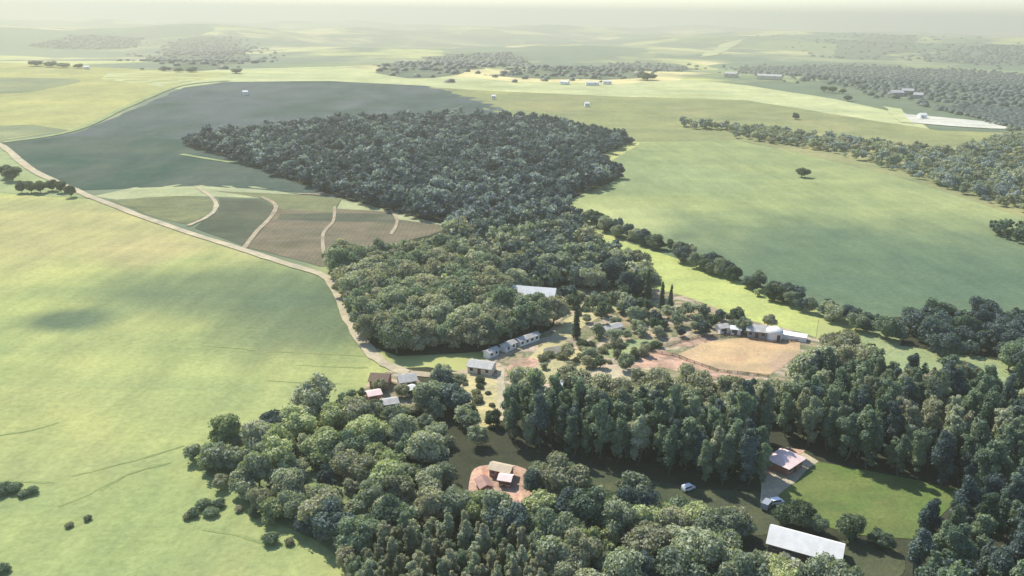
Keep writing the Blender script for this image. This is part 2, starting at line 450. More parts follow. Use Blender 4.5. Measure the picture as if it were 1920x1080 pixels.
sheet('pale_plot', [(175, 368), (250, 352), (340, 346), (480, 350), (560, 366), (500, 372), (330, 368), (300, 382), (210, 374)], M['plot_pale'], 3)
sheet('weedy_plot', [(205, 376), (330, 368), (395, 372), (405, 392), (355, 422), (300, 410)], M['plot_green'], 4)
sheet('weedy_plot', [(410, 372), (490, 374), (516, 390), (455, 460), (365, 428), (408, 398)], M['plot_dark'], 4)
sheet('ploughed_plot', [(395, 358), (570, 366), (640, 374), (625, 400), (520, 392), (490, 372)], M['plot_green'], 5)
sheet('ploughed_plot', [(520, 393), (628, 392), (720, 395), (850, 425), (860, 440), (700, 470), (660, 500), (600, 500), (462, 464)], M['plot_brown'], 4)
sheet('ploughed_plot', [(525, 402), (622, 400), (735, 402), (740, 416), (620, 416), (520, 412)], M['plot_dark'], 5)
sheet('ploughed_plot', [(640, 376), (730, 386), (850, 425), (745, 412), (735, 398), (632, 392)], M['plot_pale'], 5)

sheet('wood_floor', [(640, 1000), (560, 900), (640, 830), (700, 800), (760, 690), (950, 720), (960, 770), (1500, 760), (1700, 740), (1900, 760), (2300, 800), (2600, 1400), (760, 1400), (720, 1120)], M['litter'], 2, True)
sheet('wood_floor', [(375, 880), (395, 850), (560, 815), (700, 790), (740, 900), (740, 1140), (690, 1110), (610, 1025), (510, 975), (440, 920), (400, 898)], M['verge'], 3, True, wob=3)
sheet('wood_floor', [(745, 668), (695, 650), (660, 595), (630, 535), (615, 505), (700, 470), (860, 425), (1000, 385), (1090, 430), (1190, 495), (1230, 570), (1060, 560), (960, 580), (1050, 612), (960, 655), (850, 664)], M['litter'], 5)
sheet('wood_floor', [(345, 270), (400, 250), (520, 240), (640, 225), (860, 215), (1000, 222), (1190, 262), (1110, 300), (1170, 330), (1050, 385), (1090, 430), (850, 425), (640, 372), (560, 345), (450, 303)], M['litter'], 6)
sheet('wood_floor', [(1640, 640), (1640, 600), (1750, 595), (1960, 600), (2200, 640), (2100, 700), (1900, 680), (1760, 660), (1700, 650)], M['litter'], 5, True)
sheet('rough_grass', [(1620, 660), (1700, 640), (1900, 670), (2150, 720), (2100, 800), (1880, 790), (1700, 760), (1640, 730)], M['lawn'], 4, True)
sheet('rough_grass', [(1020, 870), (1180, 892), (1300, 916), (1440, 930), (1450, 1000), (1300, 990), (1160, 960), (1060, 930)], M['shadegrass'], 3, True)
sheet('yard', [(860, 740), (900, 690), (945, 650), (1040, 610), (940, 570), (960, 545), (1060, 540), (1240, 545), (1400, 600), (1530, 634), (1540, 690), (1450, 730), (1250, 740), (1000, 735)], M['yard'], 6, True)
sheet('pale_drive', [(1035, 630), (1060, 600), (1110, 580), (1130, 590), (1085, 620), (1065, 650), (1120, 670), (1060, 690), (1000, 680), (960, 700), (1010, 655)], M['straw'], 7, True)
for k, (pts, mm) in enumerate([([(985, 700), (1040, 680), (1100, 690), (1060, 715), (1000, 720)], 'straw'), ([(1110, 700), (1170, 690), (1230, 705), (1180, 725), (1120, 722)], 'road'), ([(1130, 655), (1180, 640), (1230, 640), (1200, 665), (1140, 672)], 'lawn'),
        ([(1020, 655), (1060, 650), (1075, 665), (1030, 672)], 'concrete'), ([(1250, 640), (1310, 628), (1340, 636), (1290, 652)], 'redearth'), ([(1080, 575), (1150, 568), (1230, 572), (1180, 584), (1100, 590)], 'straw'), ([(950, 690), (985, 672), (1010, 680), (970, 705)], 'redearth')]):
    sheet('yard_patch', pts, M[mm], 8, True)
sheet('arena', [(1270, 665), (1320, 642), (1400, 634), (1500, 640), (1500, 665), (1440, 705), (1350, 694)], M['sand'], 8)
sheet('red_track', [(1180, 690), (1235, 657), (1262, 664), (1345, 697), (1430, 710), (1340, 712), (1240, 690)], M['redearth'], 7)
sheet('clearing', [(875, 700), (900, 692), (935, 720), (938, 770), (930, 800), (870, 800), (850, 760), (870, 730)], M['straw'], 8, True)
sheet('clearing', [(680, 730), (745, 690), (775, 705), (800, 740), (750, 790), (700, 775)], M['yard'], 7, True)
sheet('red_court', [(880, 905), (900, 875), (985, 880), (1000, 950), (935, 985), (885, 955)], M['redearth'], 7, True)
sheet('pitch', [(1452, 935), (1532, 866), (1640, 886), (1812, 920), (1720, 1012), (1600, 1003), (1540, 985)], M['pitch'], 5, wob=.05)
sheet('forecourt', [(1428, 905), (1440, 880), (1500, 845), (1535, 866), (1448, 940), (1425, 945)], M['road'], 6)
sheet('red_court', [(1425, 895), (1430, 862), (1475, 840), (1510, 846), (1445, 890)], M['redearth'], 7)
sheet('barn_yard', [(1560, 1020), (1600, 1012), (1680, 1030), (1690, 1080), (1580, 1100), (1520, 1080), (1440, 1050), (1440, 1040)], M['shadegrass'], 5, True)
sheet('pale_lawn', [(1610, 640), (1640, 618), (1690, 640), (1660, 668), (1640, 690)], M['lawn'], 6, True)
sheet('pale_lawn', [(1780, 672), (1850, 672), (1905, 720), (1910, 770), (1880, 760), (1850, 710)], M['lawn'], 6, True)
sheet('pond', [(1690, 214), (1770, 221), (1860, 230), (1915, 238), (1912, 243), (1860, 242), (1780, 237), (1712, 231)], M['glint'], 8)
sheet('bare_patch', [(1655, 200), (1690, 205), (1712, 232), (1690, 230)], M['bright'], 8)
sheet('far_field', [(1310, 108), (1350, 84), (1400, 72), (1370, 90), (1345, 104)], M['bright'], 8)

strip('dirt_road', [(172, 371), (300, 419), (455, 469), (540, 496), (605, 517), (628, 540), (655, 600), (690, 655), (722, 683), (765, 700)], [5.0, 4.6], M['road'], 9)
strip('dirt_road', [(-60, 240), (5, 275), (40, 305), (80, 330), (172, 371)], 6, M['road'], 9)
strip('farm_track', [(5, 268), (140, 245), (240, 200), (340, 161), (430, 152)], 8, M['lawn'], 9)
strip('farm_track', [(370, 352), (398, 372), (405, 390), (388, 408), (352, 424)], 2.8, M['road'], 9)
strip('farm_track', [(490, 370), (515, 383), (512, 402), (482, 435), (457, 466)], 2.8, M['track'], 9)
strip('farm_track', [(628, 388), (625, 415), (606, 440), (608, 480)], 2.0, M['track'], 9)
strip('farm_track', [(732, 394), (745, 415), (733, 440)], 2.0, M['track'], 9)
strip('farm_track', [(560, 364), (650, 368), (740, 380), (845, 420)], 3.0, M['track'], 9)
strip('farm_track', [(340, 290), (400, 300), (440, 306)], 5, M['lawn'], 9)
strip('farm_lane', [(940, 668), (1010, 640), (1075, 640), (1150, 680), (1240, 650), (1330, 625), (1400, 628)], 4, M['track'], 9)
strip('farm_lane', [(765, 700), (840, 705), (880, 695), (940, 668)], 4, M['track'], 9)
strip('farm_lane', [(938, 690), (940, 740), (936, 790)], 2.6, M['road'], 9)
# terrace banks and drill wheelings that cross the left field
M['bank'] = soil_mat('terrace_bank_grass', [(.20, .25, .10), (.27, .31, .13)], 0.05, 0.8)
for ln in [[(-60, 835), (0, 817), (60, 807), (110, 792)], [(135, 893), (220, 872), (300, 850), (345, 836)], [(190, 920), (240, 890), (320, 868)],
           [(380, 993), (440, 1003), (505, 1020), (560, 1022)], [(110, 950), (160, 930), (210, 905)], [(-80, 905), (0, 903), (100, 905)]]:
    strip('terrace_bank', ln, 0.8, M['bank'], 3, wvar=.5)
for ln in [[(380, 650), (430, 652), (480, 657)], [(520, 660), (610, 664), (690, 668)], [(560, 685), (620, 688), (690, 690)], [(500, 714), (570, 718), (640, 720)]]:
    strip('terrace_bank', ln, [.3, .9], M['bank'], 3, wvar=.5)

# ------------------------------------------------------------------ tree meshes
def ico(sub):
    import bmesh
    bm = bmesh.new(); bmesh.ops.create_icosphere(bm, subdivisions=sub, radius=1)
    V = np.array([v.co[:] for v in bm.verts]); Fc = [[v.index for v in f.verts] for f in bm.faces]; bm.free()
    return V, np.array(Fc)
ICO = {k: ico(k) for k in (1, 2, 3)}

def crown_arrays(lobes, nleaf, leaf, sub, rng, core=0.80, droop=0.0):
    """lobes: (x,y,z,rx,ry,rz); leaves: small crooked quads spread over the lobes, over a rough solid core"""
    V = []; T = []; Q = []; nv = 0
    for (x, y, z, rx, ry, rz) in lobes:
        v, f = ICO[sub]
        ph = rng.uniform(0, 6.28, 6)
        d = 1 + 0.13 * np.sin(4 * v[:, 0] + ph[0]) * np.sin(5 * v[:, 1] + ph[1]) + 0.12 * np.sin(7 * v[:, 2] + ph[2]) * np.sin(6 * v[:, 0] + ph[3]) + rng.normal(0, .05, len(v))
        p = v * d[:, None] * np.array([rx, ry, rz]) * core + np.array([x, y, z])
        V.append(p); T.append(f + nv); nv += len(p)
    L = np.array(lobes); area = (L[:, 3] * L[:, 5]); area = area / area.sum()
    k = rng.choice(len(lobes), nleaf * 2, p=area)
    n = rng.normal(0, 1, (nleaf * 2, 3)); n /= np.linalg.norm(n, axis=1)[:, None]
    n[:, 2] = np.where(n[:, 2] < -0.4, -n[:, 2], n[:, 2])
    rad = 0.78 + 0.5 * rng.random(nleaf * 2) ** 1.3
    p = L[k, :3] + n * L[k, 3:6] * rad[:, None]
    keep = np.ones(len(p), bool)
    for i, l in enumerate(L):
        d = np.linalg.norm((p - l[:3]) / l[3:6], axis=1); keep &= ~((d < 0.8) & (k != i))
    idx = np.nonzero(keep)[0][:nleaf]; p = p[idx]; n = n[idx]; m = len(p)
    nn = n + rng.normal(0, 0.55, (m, 3)); nn /= np.linalg.norm(nn, axis=1)[:, None]
    a = np.cross(nn, rng.normal(0, 1, (m, 3))); a /= np.linalg.norm(a, axis=1)[:, None]; b = np.cross(nn, a)
    s = leaf * rng.uniform(0.6, 1.4, (m, 1)); s2 = s * rng.uniform(0.5, 0.9, (m, 1))
    q = np.stack([p - a * s - b * s2 * .6, p + a * s * .7 - b * s2, p + a * s + b * s2 * .7, p - a * s * .6 + b * s2], 1)
    q[:, 0] -= nn * s * .25; q[:, 2] -= nn * s * .25
    V.append(q.reshape(-1, 3)); Q = np.arange(4 * m).reshape(-1, 4) + nv
    return np.vstack(V), np.vstack(T), Q

def fast_mesh(name, V, T, Q, mats, tint=None, midx=None, smooth=False):
    me = bpy.data.meshes.new(name)
    nT, nQ = len(T), len(Q)
    me.vertices.add(len(V)); me.vertices.foreach_set('co', V.astype(np.float32).ravel())
    me.loops.add(nT * 3 + nQ * 4)
    li = np.concatenate([T.ravel(), Q.ravel()]).astype(np.int32)
    me.loops.foreach_set('vertex_index', li)
    me.polygons.add(nT + nQ)
    st = np.concatenate([np.arange(nT) * 3, nT * 3 + np.arange(nQ) * 4]).astype(np.int32)
    me.polygons.foreach_set('loop_start', st)
    for m in mats: me.materials.append(m)
    if midx is not None: me.polygons.foreach_set('material_index', midx.astype(np.int32))
    me.update(calc_edges=True)
    if tint is not None:
        a = me.attributes.new('tint', 'FLOAT', 'POINT'); a.data.foreach_set('value', tint.astype(np.float32))
    return me

def lobes_round(rng, Rr=4.6, H=8.5):
    ox, oy = rng.normal(0, .35, 2)
    L = [(ox, oy, H * .46, Rr * .62, Rr * .66, H * .36)]
    n = rng.integers(11, 17)
    for i in range(n):
        a = 6.283 * (i + rng.uniform(0, .9)) / n; e = rng.uniform(-.5, 1.15)
        r = rng.uniform(.18, .44) * Rr; d = Rr * rng.uniform(.50, .80) * math.cos(e)
        L.append((ox + d * math.cos(a), oy + d * math.sin(a), H * (.50 + .36 * math.sin(e) + rng.uniform(-.05, .06)), r * rng.uniform(.8, 1.25), r * rng.uniform(.8, 1.25), r * rng.uniform(.7, 1.15)))
    return L
def lobes_tall(rng, Rr=3.3, H=20.0):
    L = []; ax, ay = rng.normal(0, .7, 2)
    n = 17
    for i in range(n):
        t = (i + rng.uniform(-.3, .3)) / (n - 1); t = min(1, max(0, t)); z = H * (.13 + .77 * t); prof = (.62 + .38 * math.sin(t * 2.6)) * (1 - .35 * t ** 5)
        a = rng.uniform(0, 6.28); d = rng.uniform(.2, .78) * Rr * prof
        r = Rr * prof * rng.uniform(.30, .60)
        L.append((d * math.cos(a) + ax * t, d * math.sin(a) + ay * t, z, r * rng.uniform(.8, 1.2), r * rng.uniform(.8, 1.2), r * rng.uniform(.8, 1.5)))
    L.append((ax * .5, ay * .5, H * .52, Rr * .5, Rr * .5, H * .32))
    return L
def lobes_cypress(rng, Rr=1.0, H=9.0):
    return [(rng.uniform(-.15, .15), rng.uniform(-.15, .15), H * (.12 + .1 * i), Rr * (1.0 - .045 * i - .006 * i * i), Rr * (1.0 - .045 * i - .006 * i * i), H * .11) for i in range(9)]
def lobes_bush(rng, Rr=1.5, H=1.8):
    L = [(0, 0, H * .45, Rr * .7, Rr * .7, H * .5)]
    for i in range(6):
        a = i + rng.uniform(0, 1); L.append((Rr * .55 * math.cos(a), Rr * .55 * math.sin(a), H * rng.uniform(.3, .6), Rr * .45, Rr * .45, H * .33))
    return L

def trunk_arrays(H, r0, rng, limbs, spread, fork):
    V = []; Q = []
    def tube(p0, p1, r0, r1, seg=7, bend=0.15, steps=4):
        base = len(V); p0 = Vector(p0); p1 = Vector(p1); ax = (p1 - p0).normalized()
        u = ax.orthogonal().normalized(); v = ax.cross(u)
        off = Vector((rng.uniform(-1, 1), rng.uniform(-1, 1), 0)) * bend * (p1 - p0).length
        for s in range(steps + 1):
            t = s / steps; c = p0.lerp(p1, t) + off * math.sin(t * math.pi); r = r0 + (r1 - r0) * t
            for k in range(seg):
                a = 6.2832 * k / seg; V.append(tuple(c + (u * math.cos(a) + v * math.sin(a)) * r))
        for s in range(steps):
            for k in range(seg):
                a = base + s * seg + k; b = base + s * seg + (k + 1) % seg; Q.append((a, b, b + seg, a + seg))
    tube((0, 0, -0.4), (0, 0, H * fork), r0, r0 * .6)
    for i in range(limbs):
        a = 6.283 * i / limbs + rng.uniform(-.4, .4)
        tube((0, 0, H * fork * rng.uniform(.7, .98)), (math.cos(a) * spread, math.sin(a) * spread, H * rng.uniform(.62, .78)), r0 * .45, r0 * .12)
    tube((0, 0, H * fork * .95), (0, 0, H * .8), r0 * .5, r0 * .12)
    return V, Q

G = np.random.default_rng(11)
PROTO = {}
def make_proto(kind, nvar, lobef, nleaf, leaf, sub, th, tr, limbs, spread, fork, barkm):
    L = []
    for i in range(nvar):
        V, T, Q = crown_arrays(lobef(G), nleaf, leaf, sub, G)
        tv, tq = trunk_arrays(th, tr, random.Random(i), limbs, spread, fork)
        tm = bpy.data.meshes.new('trunk'); tm.from_pydata(tv, [], tq); tm.materials.append(M[barkm]); tm.update()
        L.append((V, T, Q, tm, {}))
    PROTO[kind] = L
make_proto('round', 8, lobes_round, 2600, .27, 2, 8.0, .28, 4, 2.2, .34, 'bark')
make_proto('tall', 7, lobes_tall, 2600, .27, 2, 20.0, .24, 3, 1.0, .55, 'palebark')
make_proto('cypress', 2, lobes_cypress, 1200, .16, 1, 8.0, .16, 2, .2, .5, 'bark')
make_proto('bush', 4, lobes_bush, 700, .13, 1, 1.4, .06, 4, .5, .3, 'bark')
LOW = {'round': [], 'tall': []}
for i in range(10):
    LOW['round'].append(crown_arrays(lobes_round(G)[::2], 170, .55, 1, G))
    LOW['tall'].append(crown_arrays(lobes_tall(G)[::2], 200, .55, 1, G))
MIDP = {'round': [], 'tall': []}
for i in range(8):
    MIDP['round'].append(crown_arrays(lobes_round(G), 800, .38, 1, G))
    MIDP['tall'].append(crown_arrays(lobes_tall(G), 900, .36, 1, G))

def tree(name, kind, x, y, s, leafk, label, cat, group=None, var=None, sz=None):
    lst = PROTO[kind]; i = random.randrange(len(lst)) if var is None else var
    V, T, Q, tm, cache = lst[i]
    if leafk not in cache: cache[leafk] = fast_mesh('crown', V, T, Q, [LM[leafk]])
    t = empty(name, (x, y, ground(x, y)), random.uniform(0, 6.28))
    q = .88 if kind == 'tall' else 1.0
    t.scale = (q * s * random.uniform(.85, 1.2), s * random.uniform(.85, 1.2), s * (sz or random.uniform(.9, 1.12)))
    tag(t, label, cat, group)
    for nm, me in (('trunk', tm), ('crown', cache[leafk])):
        o = bpy.data.objects.new(nm, me); C.objects.link(o); o.parent = t
    return t

def poisson(poly, spacing, rng):
    P = np.array(poly); x0, y0 = P.min(0); x1, y1 = P.max(0)
    st = spacing * .92; xs, ys = np.meshgrid(np.arange(x0, x1 + st, st), np.arange(y0, y1 + st, st * .87))
    xs[1::2] += st / 2
    X = xs.ravel() + rng.uniform(-.36, .36, xs.size) * st; Y = ys.ravel() + rng.uniform(-.36, .36, ys.size) * st
    k = inside(poly, X, Y); return X[k], Y[k]

MP = {}
def project(x, y, z=4):
    v = ROT.transposed() @ (Vector((x, y, z)) - Vector((0, 0, CAM_H)))
    return 960 + F * v.x / -v.z, 540 - F * v.y / -v.z, -v.z

WOODS = []
def wood(name, poly, kind, spacing, smin, smax, mix_, label, group, cat='tree', tname='broadleaf_tree', slabel=None, indiv=True, skip=0.0, noise_gap=0.0):
    WOODS.append(dict(name=name, poly=W(poly), kind=kind, sp=spacing, smin=smin, smax=smax, mix=mix_, label=label, group=group, cat=cat, tname=tname, slabel=slabel, indiv=indiv, skip=skip, gap=noise_gap))

wood('front_wood', [(352, 885), (365, 845), (450, 825), (560, 800), (650, 778), (700, 772), (790, 800), (850, 835), (870, 860), (830, 880), (880, 935), (905, 975), (985, 985), (985, 900), (1060, 905), (1180, 942), (1300, 968), (1415, 985), (1430, 1050), (1510, 1085), (1580, 1120), (1560, 1170), (1650, 1230), (1600, 1330), (760, 1330), (690, 1125), (600, 1030), (500, 985), (435, 930), (390, 905)],
     'round', 7.0, .40, 1.22, [('grey', .42), ('green', .12), ('olive', .14), ('lime', .24), ('blue', .08)],
     'round tree, %s from left in %s row of front wood', 'broadleaf trees of the front wood', slabel='dense front wood beyond its nearest trees')
BOTTOM = [(640, 1090), (720, 1025), (800, 1010), (900, 1015), (1000, 1035), (1040, 1100), (1040, 1220), (780, 1330), (690, 1180)]
wood('bottom_stand', BOTTOM, 'tall', 3.7, .36, .52, [('olive', .45), ('grey', .35), ('green', .2)],
     'slim olive tree, %s from left in %s row of the stand at bottom centre', 'slim trees of the stand at the bottom centre', tname='slim_tree')
wood('corner_wood', [(1690, 1062), (1770, 1012), (1825, 985), (2000, 960), (2200, 1300), (1640, 1330), (1650, 1230), (1690, 1120)],
     'tall', 7.0, .70, .95, [('green', .4), ('blue', .5), ('dark', .1)],
     'tall tree, %s from left in %s row of bottom right wood', 'tall trees of the bottom right corner', tname='eucalyptus_tree')
wood('tall_stand', [(945, 785), (1100, 802), (1300, 815), (1440, 820), (1460, 850), (1436, 920), (1300, 905), (1180, 880), (1050, 860), (960, 845)],
     'tall', 4.9, .62, 1.02, [('green', .6), ('blue', .2), ('grey', .2)],
     'eucalyptus, %s from left in %s row of the stand above the white van', 'eucalyptus trees of the middle stand', tname='eucalyptus_tree')
wood('right_stand', [(1455, 805), (1520, 745), (1620, 735), (1750, 750), (1880, 770), (2050, 800), (2100, 960), (1850, 985), (1805, 930), (1700, 898), (1545, 866), (1480, 848)],
     'tall', 5.5, .58, 1.02, [('green', .45), ('olive', .1), ('blue', .25), ('grey', .2)],
     'eucalyptus, %s from left in %s row of the stand behind the pitch', 'eucalyptus trees behind the pitch', tname='eucalyptus_tree')
wood('brown_belt', [(960, 755), (1100, 752), (1300, 748), (1440, 745), (1500, 705), (1560, 665), (1620, 690), (1640, 735), (1520, 745), (1450, 800), (1300, 795), (1000, 772)],
     'round', 7.5, .8, 1.5, [('olive', .75), ('grey', .25)],
     'brownish tree, %s from left in %s row of the belt below the arena', 'brownish trees below the arena')
wood('garden_trees', [(765, 735), (800, 712), (870, 718), (860, 750), (850, 780), (935, 815), (945, 850), (870, 835), (800, 800), (775, 770)],
     'round', 7.5, .65, 1.15, [('grey', .6), ('blue', .4)],
     'greyish tree, %s from left in %s row between road end and straw clearing', 'broadleaf trees at the road end')
wood('mid_wood', [(742, 664), (697, 645), (662, 590), (632, 532), (620, 508), (700, 490), (860, 480), (930, 520), (940, 575), (1040, 608), (960, 648), (850, 660)],
     'round', 7.2, .95, 1.6, [('grey', .45), ('olive', .35), ('green', .2)],
     'bushy tree, %s from left in %s row of the wood inside the road bend', 'trees of the middle wood', slabel='middle wood behind its nearest trees, inside the bend of the dirt road')
wood('upper_wood', [(860, 478), (840, 440), (1000, 400), (1080, 432), (1190, 500), (1235, 565), (1180, 560), (1050, 540), (945, 560), (932, 515)],
     'round', 7.4, .75, 1.4, [('grey', .35), ('olive', .15), ('blue', .5)],
     'greyish tree, %s from left in %s row of the wood above the farmhouse', 'trees above the white farmhouse', slabel='greyish upper wood between the ploughed plots and the lime field')
wood('farm_trees', [(1110, 628), (1150, 600), (1230, 590), (1300, 585), (1392, 605), (1395, 628), (1300, 630), (1215, 640), (1130, 645)],
     'round', 8.5, .5, .9, [('grey', .5), ('dark', .2), ('blue', .3)],
     'dark tree, %s from left in %s row of the farmyard above the arena', 'broadleaf trees of the farmyard')
wood('right_wood', [(1640, 640), (1620, 615), (1700, 612), (1760, 600), (1960, 605), (2150, 640), (2080, 740), (1920, 722), (1850, 672), (1770, 675), (1690, 650)],
     'round', 8.5, .8, 1.3, [('blue', .75), ('green', .25)],
     'bluish tree, %s from left in %s row of wood below the right field', 'dark trees below the right field', slabel='dark bluish wood below the large right field')
wood('central_wood', [(345, 272), (400, 256), (520, 248), (640, 232), (860, 222), (1000, 228), (1190, 268), (1110, 302), (1168, 334), (1050, 385), (1090, 430), (850, 428), (640, 374), (560, 347), (450, 306)],
     'round', 7.4, .42, 1.6, [('deep', .80), ('slate', .20)], None, None, slabel='large dark blue-green wood in the middle distance', indiv=False)
wood('far_right_wood', [(1270, 236), (1340, 240), (1500, 255), (1640, 275), (1800, 290), (1900, 255), (2100, 255), (2150, 500), (1920, 402), (1830, 374), (1700, 330), (1560, 287), (1380, 259)],
     'round', 9.6, .5, 1.35, [('grey', .5), ('slate', .3), ('olive', .2)], None, None, slabel='long grey-green wood along the top of the right field', indiv=False, noise_gap=.95)
wood('right_edge_copse', [(1845, 436), (1880, 428), (2000, 445), (2000, 480), (1900, 455)], 'round', 8, .7, 1.0, [('dark', .7), ('green', .3)],
     'dark tree, %s from left in %s row of the copse at right edge', 'dark trees of the copse at the right edge')

wood('yard_bushes', [(1050, 650), (1110, 640), (1150, 655), (1230, 650), (1240, 668), (1160, 690), (1080, 690), (1000, 680)], 'bush', 6.5, .7, 1.7, [('olive', .6), ('dark', .4)],
     'low bush, %s from left in %s row of the grass left of the arena', 'bushes on the grass left of the arena', cat='bush', tname='bush')
wood('yard_trees', [(1090, 672), (1130, 655), (1190, 668), (1200, 690), (1100, 712), (1010, 700), (1010, 680)], 'round', 10.5, .35, .8, [('olive', .5), ('grey', .3), ('dark', .2)],
     'small tree, %s from left in %s row of the yard left of the arena', 'small trees of the yard left of the arena')
wood('hill_foot_trees', [(1050, 555), (1180, 565), (1240, 585), (1120, 600), (1100, 585), (1050, 575)], 'round', 7.5, .4, .95, [('grey', .5), ('blue', .3), ('dark', .2)],
     'small tree, %s from left in %s row right of the white farmhouse', 'small trees right of the white farmhouse')
wood('clearing_bushes', [(860, 712), (930, 720), (935, 790), (870, 790)], 'bush', 6.0, .6, 1.3, [('olive', .7), ('dark', .3)],
     'low bush, %s from left in %s row of the straw clearing', 'bushes of the straw clearing', cat='bush', tname='bush')
wood('shed_bushes', [(660, 760), (700, 735), (790, 740), (790, 770), (740, 800), (650, 795)], 'bush', 4.2, .8, 1.9, [('olive', .4), ('grey', .3), ('dark', .3)],
     'low bush, %s from left in %s row around the sheds at road end', 'bushes around the sheds at the road end', cat='bush', tname='bush')
wood('drive_bushes', [(1040, 560), (1230, 560), (1230, 590), (1110, 595), (1050, 600)], 'bush', 6.5, .8, 1.9, [('olive', .3), ('grey', .5), ('dark', .2)],
     'low bush, %s from left in %s row above the pale farm drive', 'bushes above the pale farm drive', cat='bush', tname='bush')
wood('grass_bushes', [(1060, 925), (1300, 965), (1440, 975), (1420, 1010), (1300, 1000), (1150, 970)], 'bush', 6.5, .8, 2.2, [('green', .5), ('grey', .5)],
     'low bush, %s from left in %s row below the white van', 'bushes between the white van and the front wood', cat='bush', tname='bush')
rnd = random.Random(5)
random.seed(5)
def pick(mix_):
    u = rnd.random()
    for k, p in mix_:
        u -= p
        if u <= 0: return k
    return mix_[0][0]

KEEP_OUT = []      # (x, y, r) metres around buildings
BLD = dict(b7=(1475, 885, 8), b7b=(1448, 862, 8), b7c=(1480, 848, 6), barn=(1510, 1030, 13), barn2=(1550, 1050, 9), barn3=(1465, 1022, 10), barn4=(1500, 1062, 8), whiteh=(1000, 570, 10), whiteh2=(1010, 590, 7), court=(937, 912, 8), court2=(940, 945, 6), lsh=(975, 655, 10), roadend=(735, 735, 14), van=(1290, 925, 4))
for k, (a, b_, r) in BLD.items(): KEEP_OUT.append((*gp(a, b_), r))

LIMIT = {'round': 300, 'tall': 300, 'bush': 120}
allt = []
rg = np.random.default_rng(3)
for wi, wd in enumerate(WOODS):
    X, Y = poisson(wd['poly'], wd['sp'], rg)
    if wd['name'] == 'front_wood':
        k = ~inside(W(BOTTOM), X, Y); X, Y = X[k], Y[k]
    for x, y in zip(X, Y):
        if any((x - a) ** 2 + (y - b_) ** 2 < r * r for a, b_, r in KEEP_OUT): continue
        if wd['gap'] and (math.sin(x / 31.0) * math.sin(y / 47.0 + 1) + math.sin(x / 13.0 + y / 19.0) * .5) > wd['gap']: continue
        s = wd['smin'] + (wd['smax'] - wd['smin']) * rnd.random() ** 1.15; hh = {'round': 8.5, 'tall': 21.0, 'bush': 1.8}[wd['kind']] * s
        px, py, d = project(x, y, hh); pb = project(x, y, 0)[1]
        if d < 20 or px < -160 or px > 2080 or py > 1110: continue
        allt.append((hh * F / d, wi, x, y, s, pick(wd['mix'])))
sel = set()
for kind in LIMIT:
    c = sorted([(t[0], i) for i, t in enumerate(allt) if WOODS[t[1]]['kind'] == kind and WOODS[t[1]]['indiv'] and 0 < project(t[2], t[3], 6)[0] < 1920 and project(t[2], t[3], 8)[1] < 1080], reverse=True)
    print('TREES', kind, len(c), 'cutoff', c[min(len(c) - 1, LIMIT[kind])][0])
    for _, i in c[:LIMIT[kind]]: sel.add(i)
mass = {}
ORD = 'first second third fourth fifth sixth seventh eighth ninth tenth eleventh twelfth thirteenth fourteenth fifteenth sixteenth seventeenth eighteenth nineteenth twentieth'.split()
ORD += ['twenty-' + o for o in ORD[:9]] + ['thirtieth'] + ['thirty-' + o for o in ORD[:9]] + ['fortieth'] + ['forty-' + o for o in ORD[:9]]
LABEL = {}
for wi, wd in enumerate(WOODS):
    ids = sorted([i for i in sel if allt[i][1] == wi], key=lambda i: allt[i][3])
    if not ids: continue
    rows = []; y0 = -1e9
    for i in ids:
        if allt[i][3] - y0 > wd['sp'] * 1.15: rows.append([]); y0 = allt[i][3]
        rows[-1].append(i)
    for r, row in enumerate(rows):
        row.sort(key=lambda i: allt[i][2] / allt[i][3])
        for c, i in enumerate(row): LABEL[i] = wd['label'] % (ORD[c], ORD[r])
for i, t in enumerate(allt):
    wd = WOODS[t[1]]
    if i in sel:
        tree(wd['tname'], wd['kind'], t[2], t[3], t[4], t[5], LABEL[i], wd['cat'], wd['group'])
    else: mass.setdefault(t[1], []).append(t)

def build_mass(name, trees, protos, label, dist_low=330):
    Vs, Ts, Qs, tn, mi_t, mi_q = [], [], [], [], [], []
    keys = sorted(LS); nv = 0
    for (_, kind, x, y, s, lk) in trees:
        d = math.hypot(x, y)
        pr = (LOW if d > dist_low else MIDP)[kind]
        V, T, Q = pr[rnd.randrange(len(pr))]
        a = rnd.uniform(0, 6.28); ca, sa = math.cos(a) * s, math.sin(a) * s
        P = np.empty_like(V); P[:, 0] = V[:, 0] * ca - V[:, 1] * sa + x; P[:, 1] = V[:, 0] * sa + V[:, 1] * ca + y
        P[:, 2] = V[:, 2] * s * rnd.uniform(.85, 1.1) + ground(x, y)
        Vs.append(P); Ts.append(T + nv); Qs.append(Q + nv); nv += len(P)
        tn.append(np.full(len(P), rnd.random())); k = keys.index(lk)
        mi_t.append(np.full(len(T), k)); mi_q.append(np.full(len(Q), k))
    me = fast_mesh(name, np.vstack(Vs), np.vstack(Ts), np.vstack(Qs), [LS[k] for k in keys], np.concatenate(tn), np.concatenate(mi_t + mi_q))
    o = bpy.data.objects.new(name, me); C.objects.link(o)
    tag(o, label, 'wood', kind='stuff')
    print('MASS', name, len(trees), len(me.polygons))
    return o
for wi, L in mass.items():
    wd = WOODS[wi]
    build_mass('woodland', [(t[0], wd['kind'], *t[2:]) for t in L], None, wd['slabel'] or ('farther trees behind the ' + wd['group']))

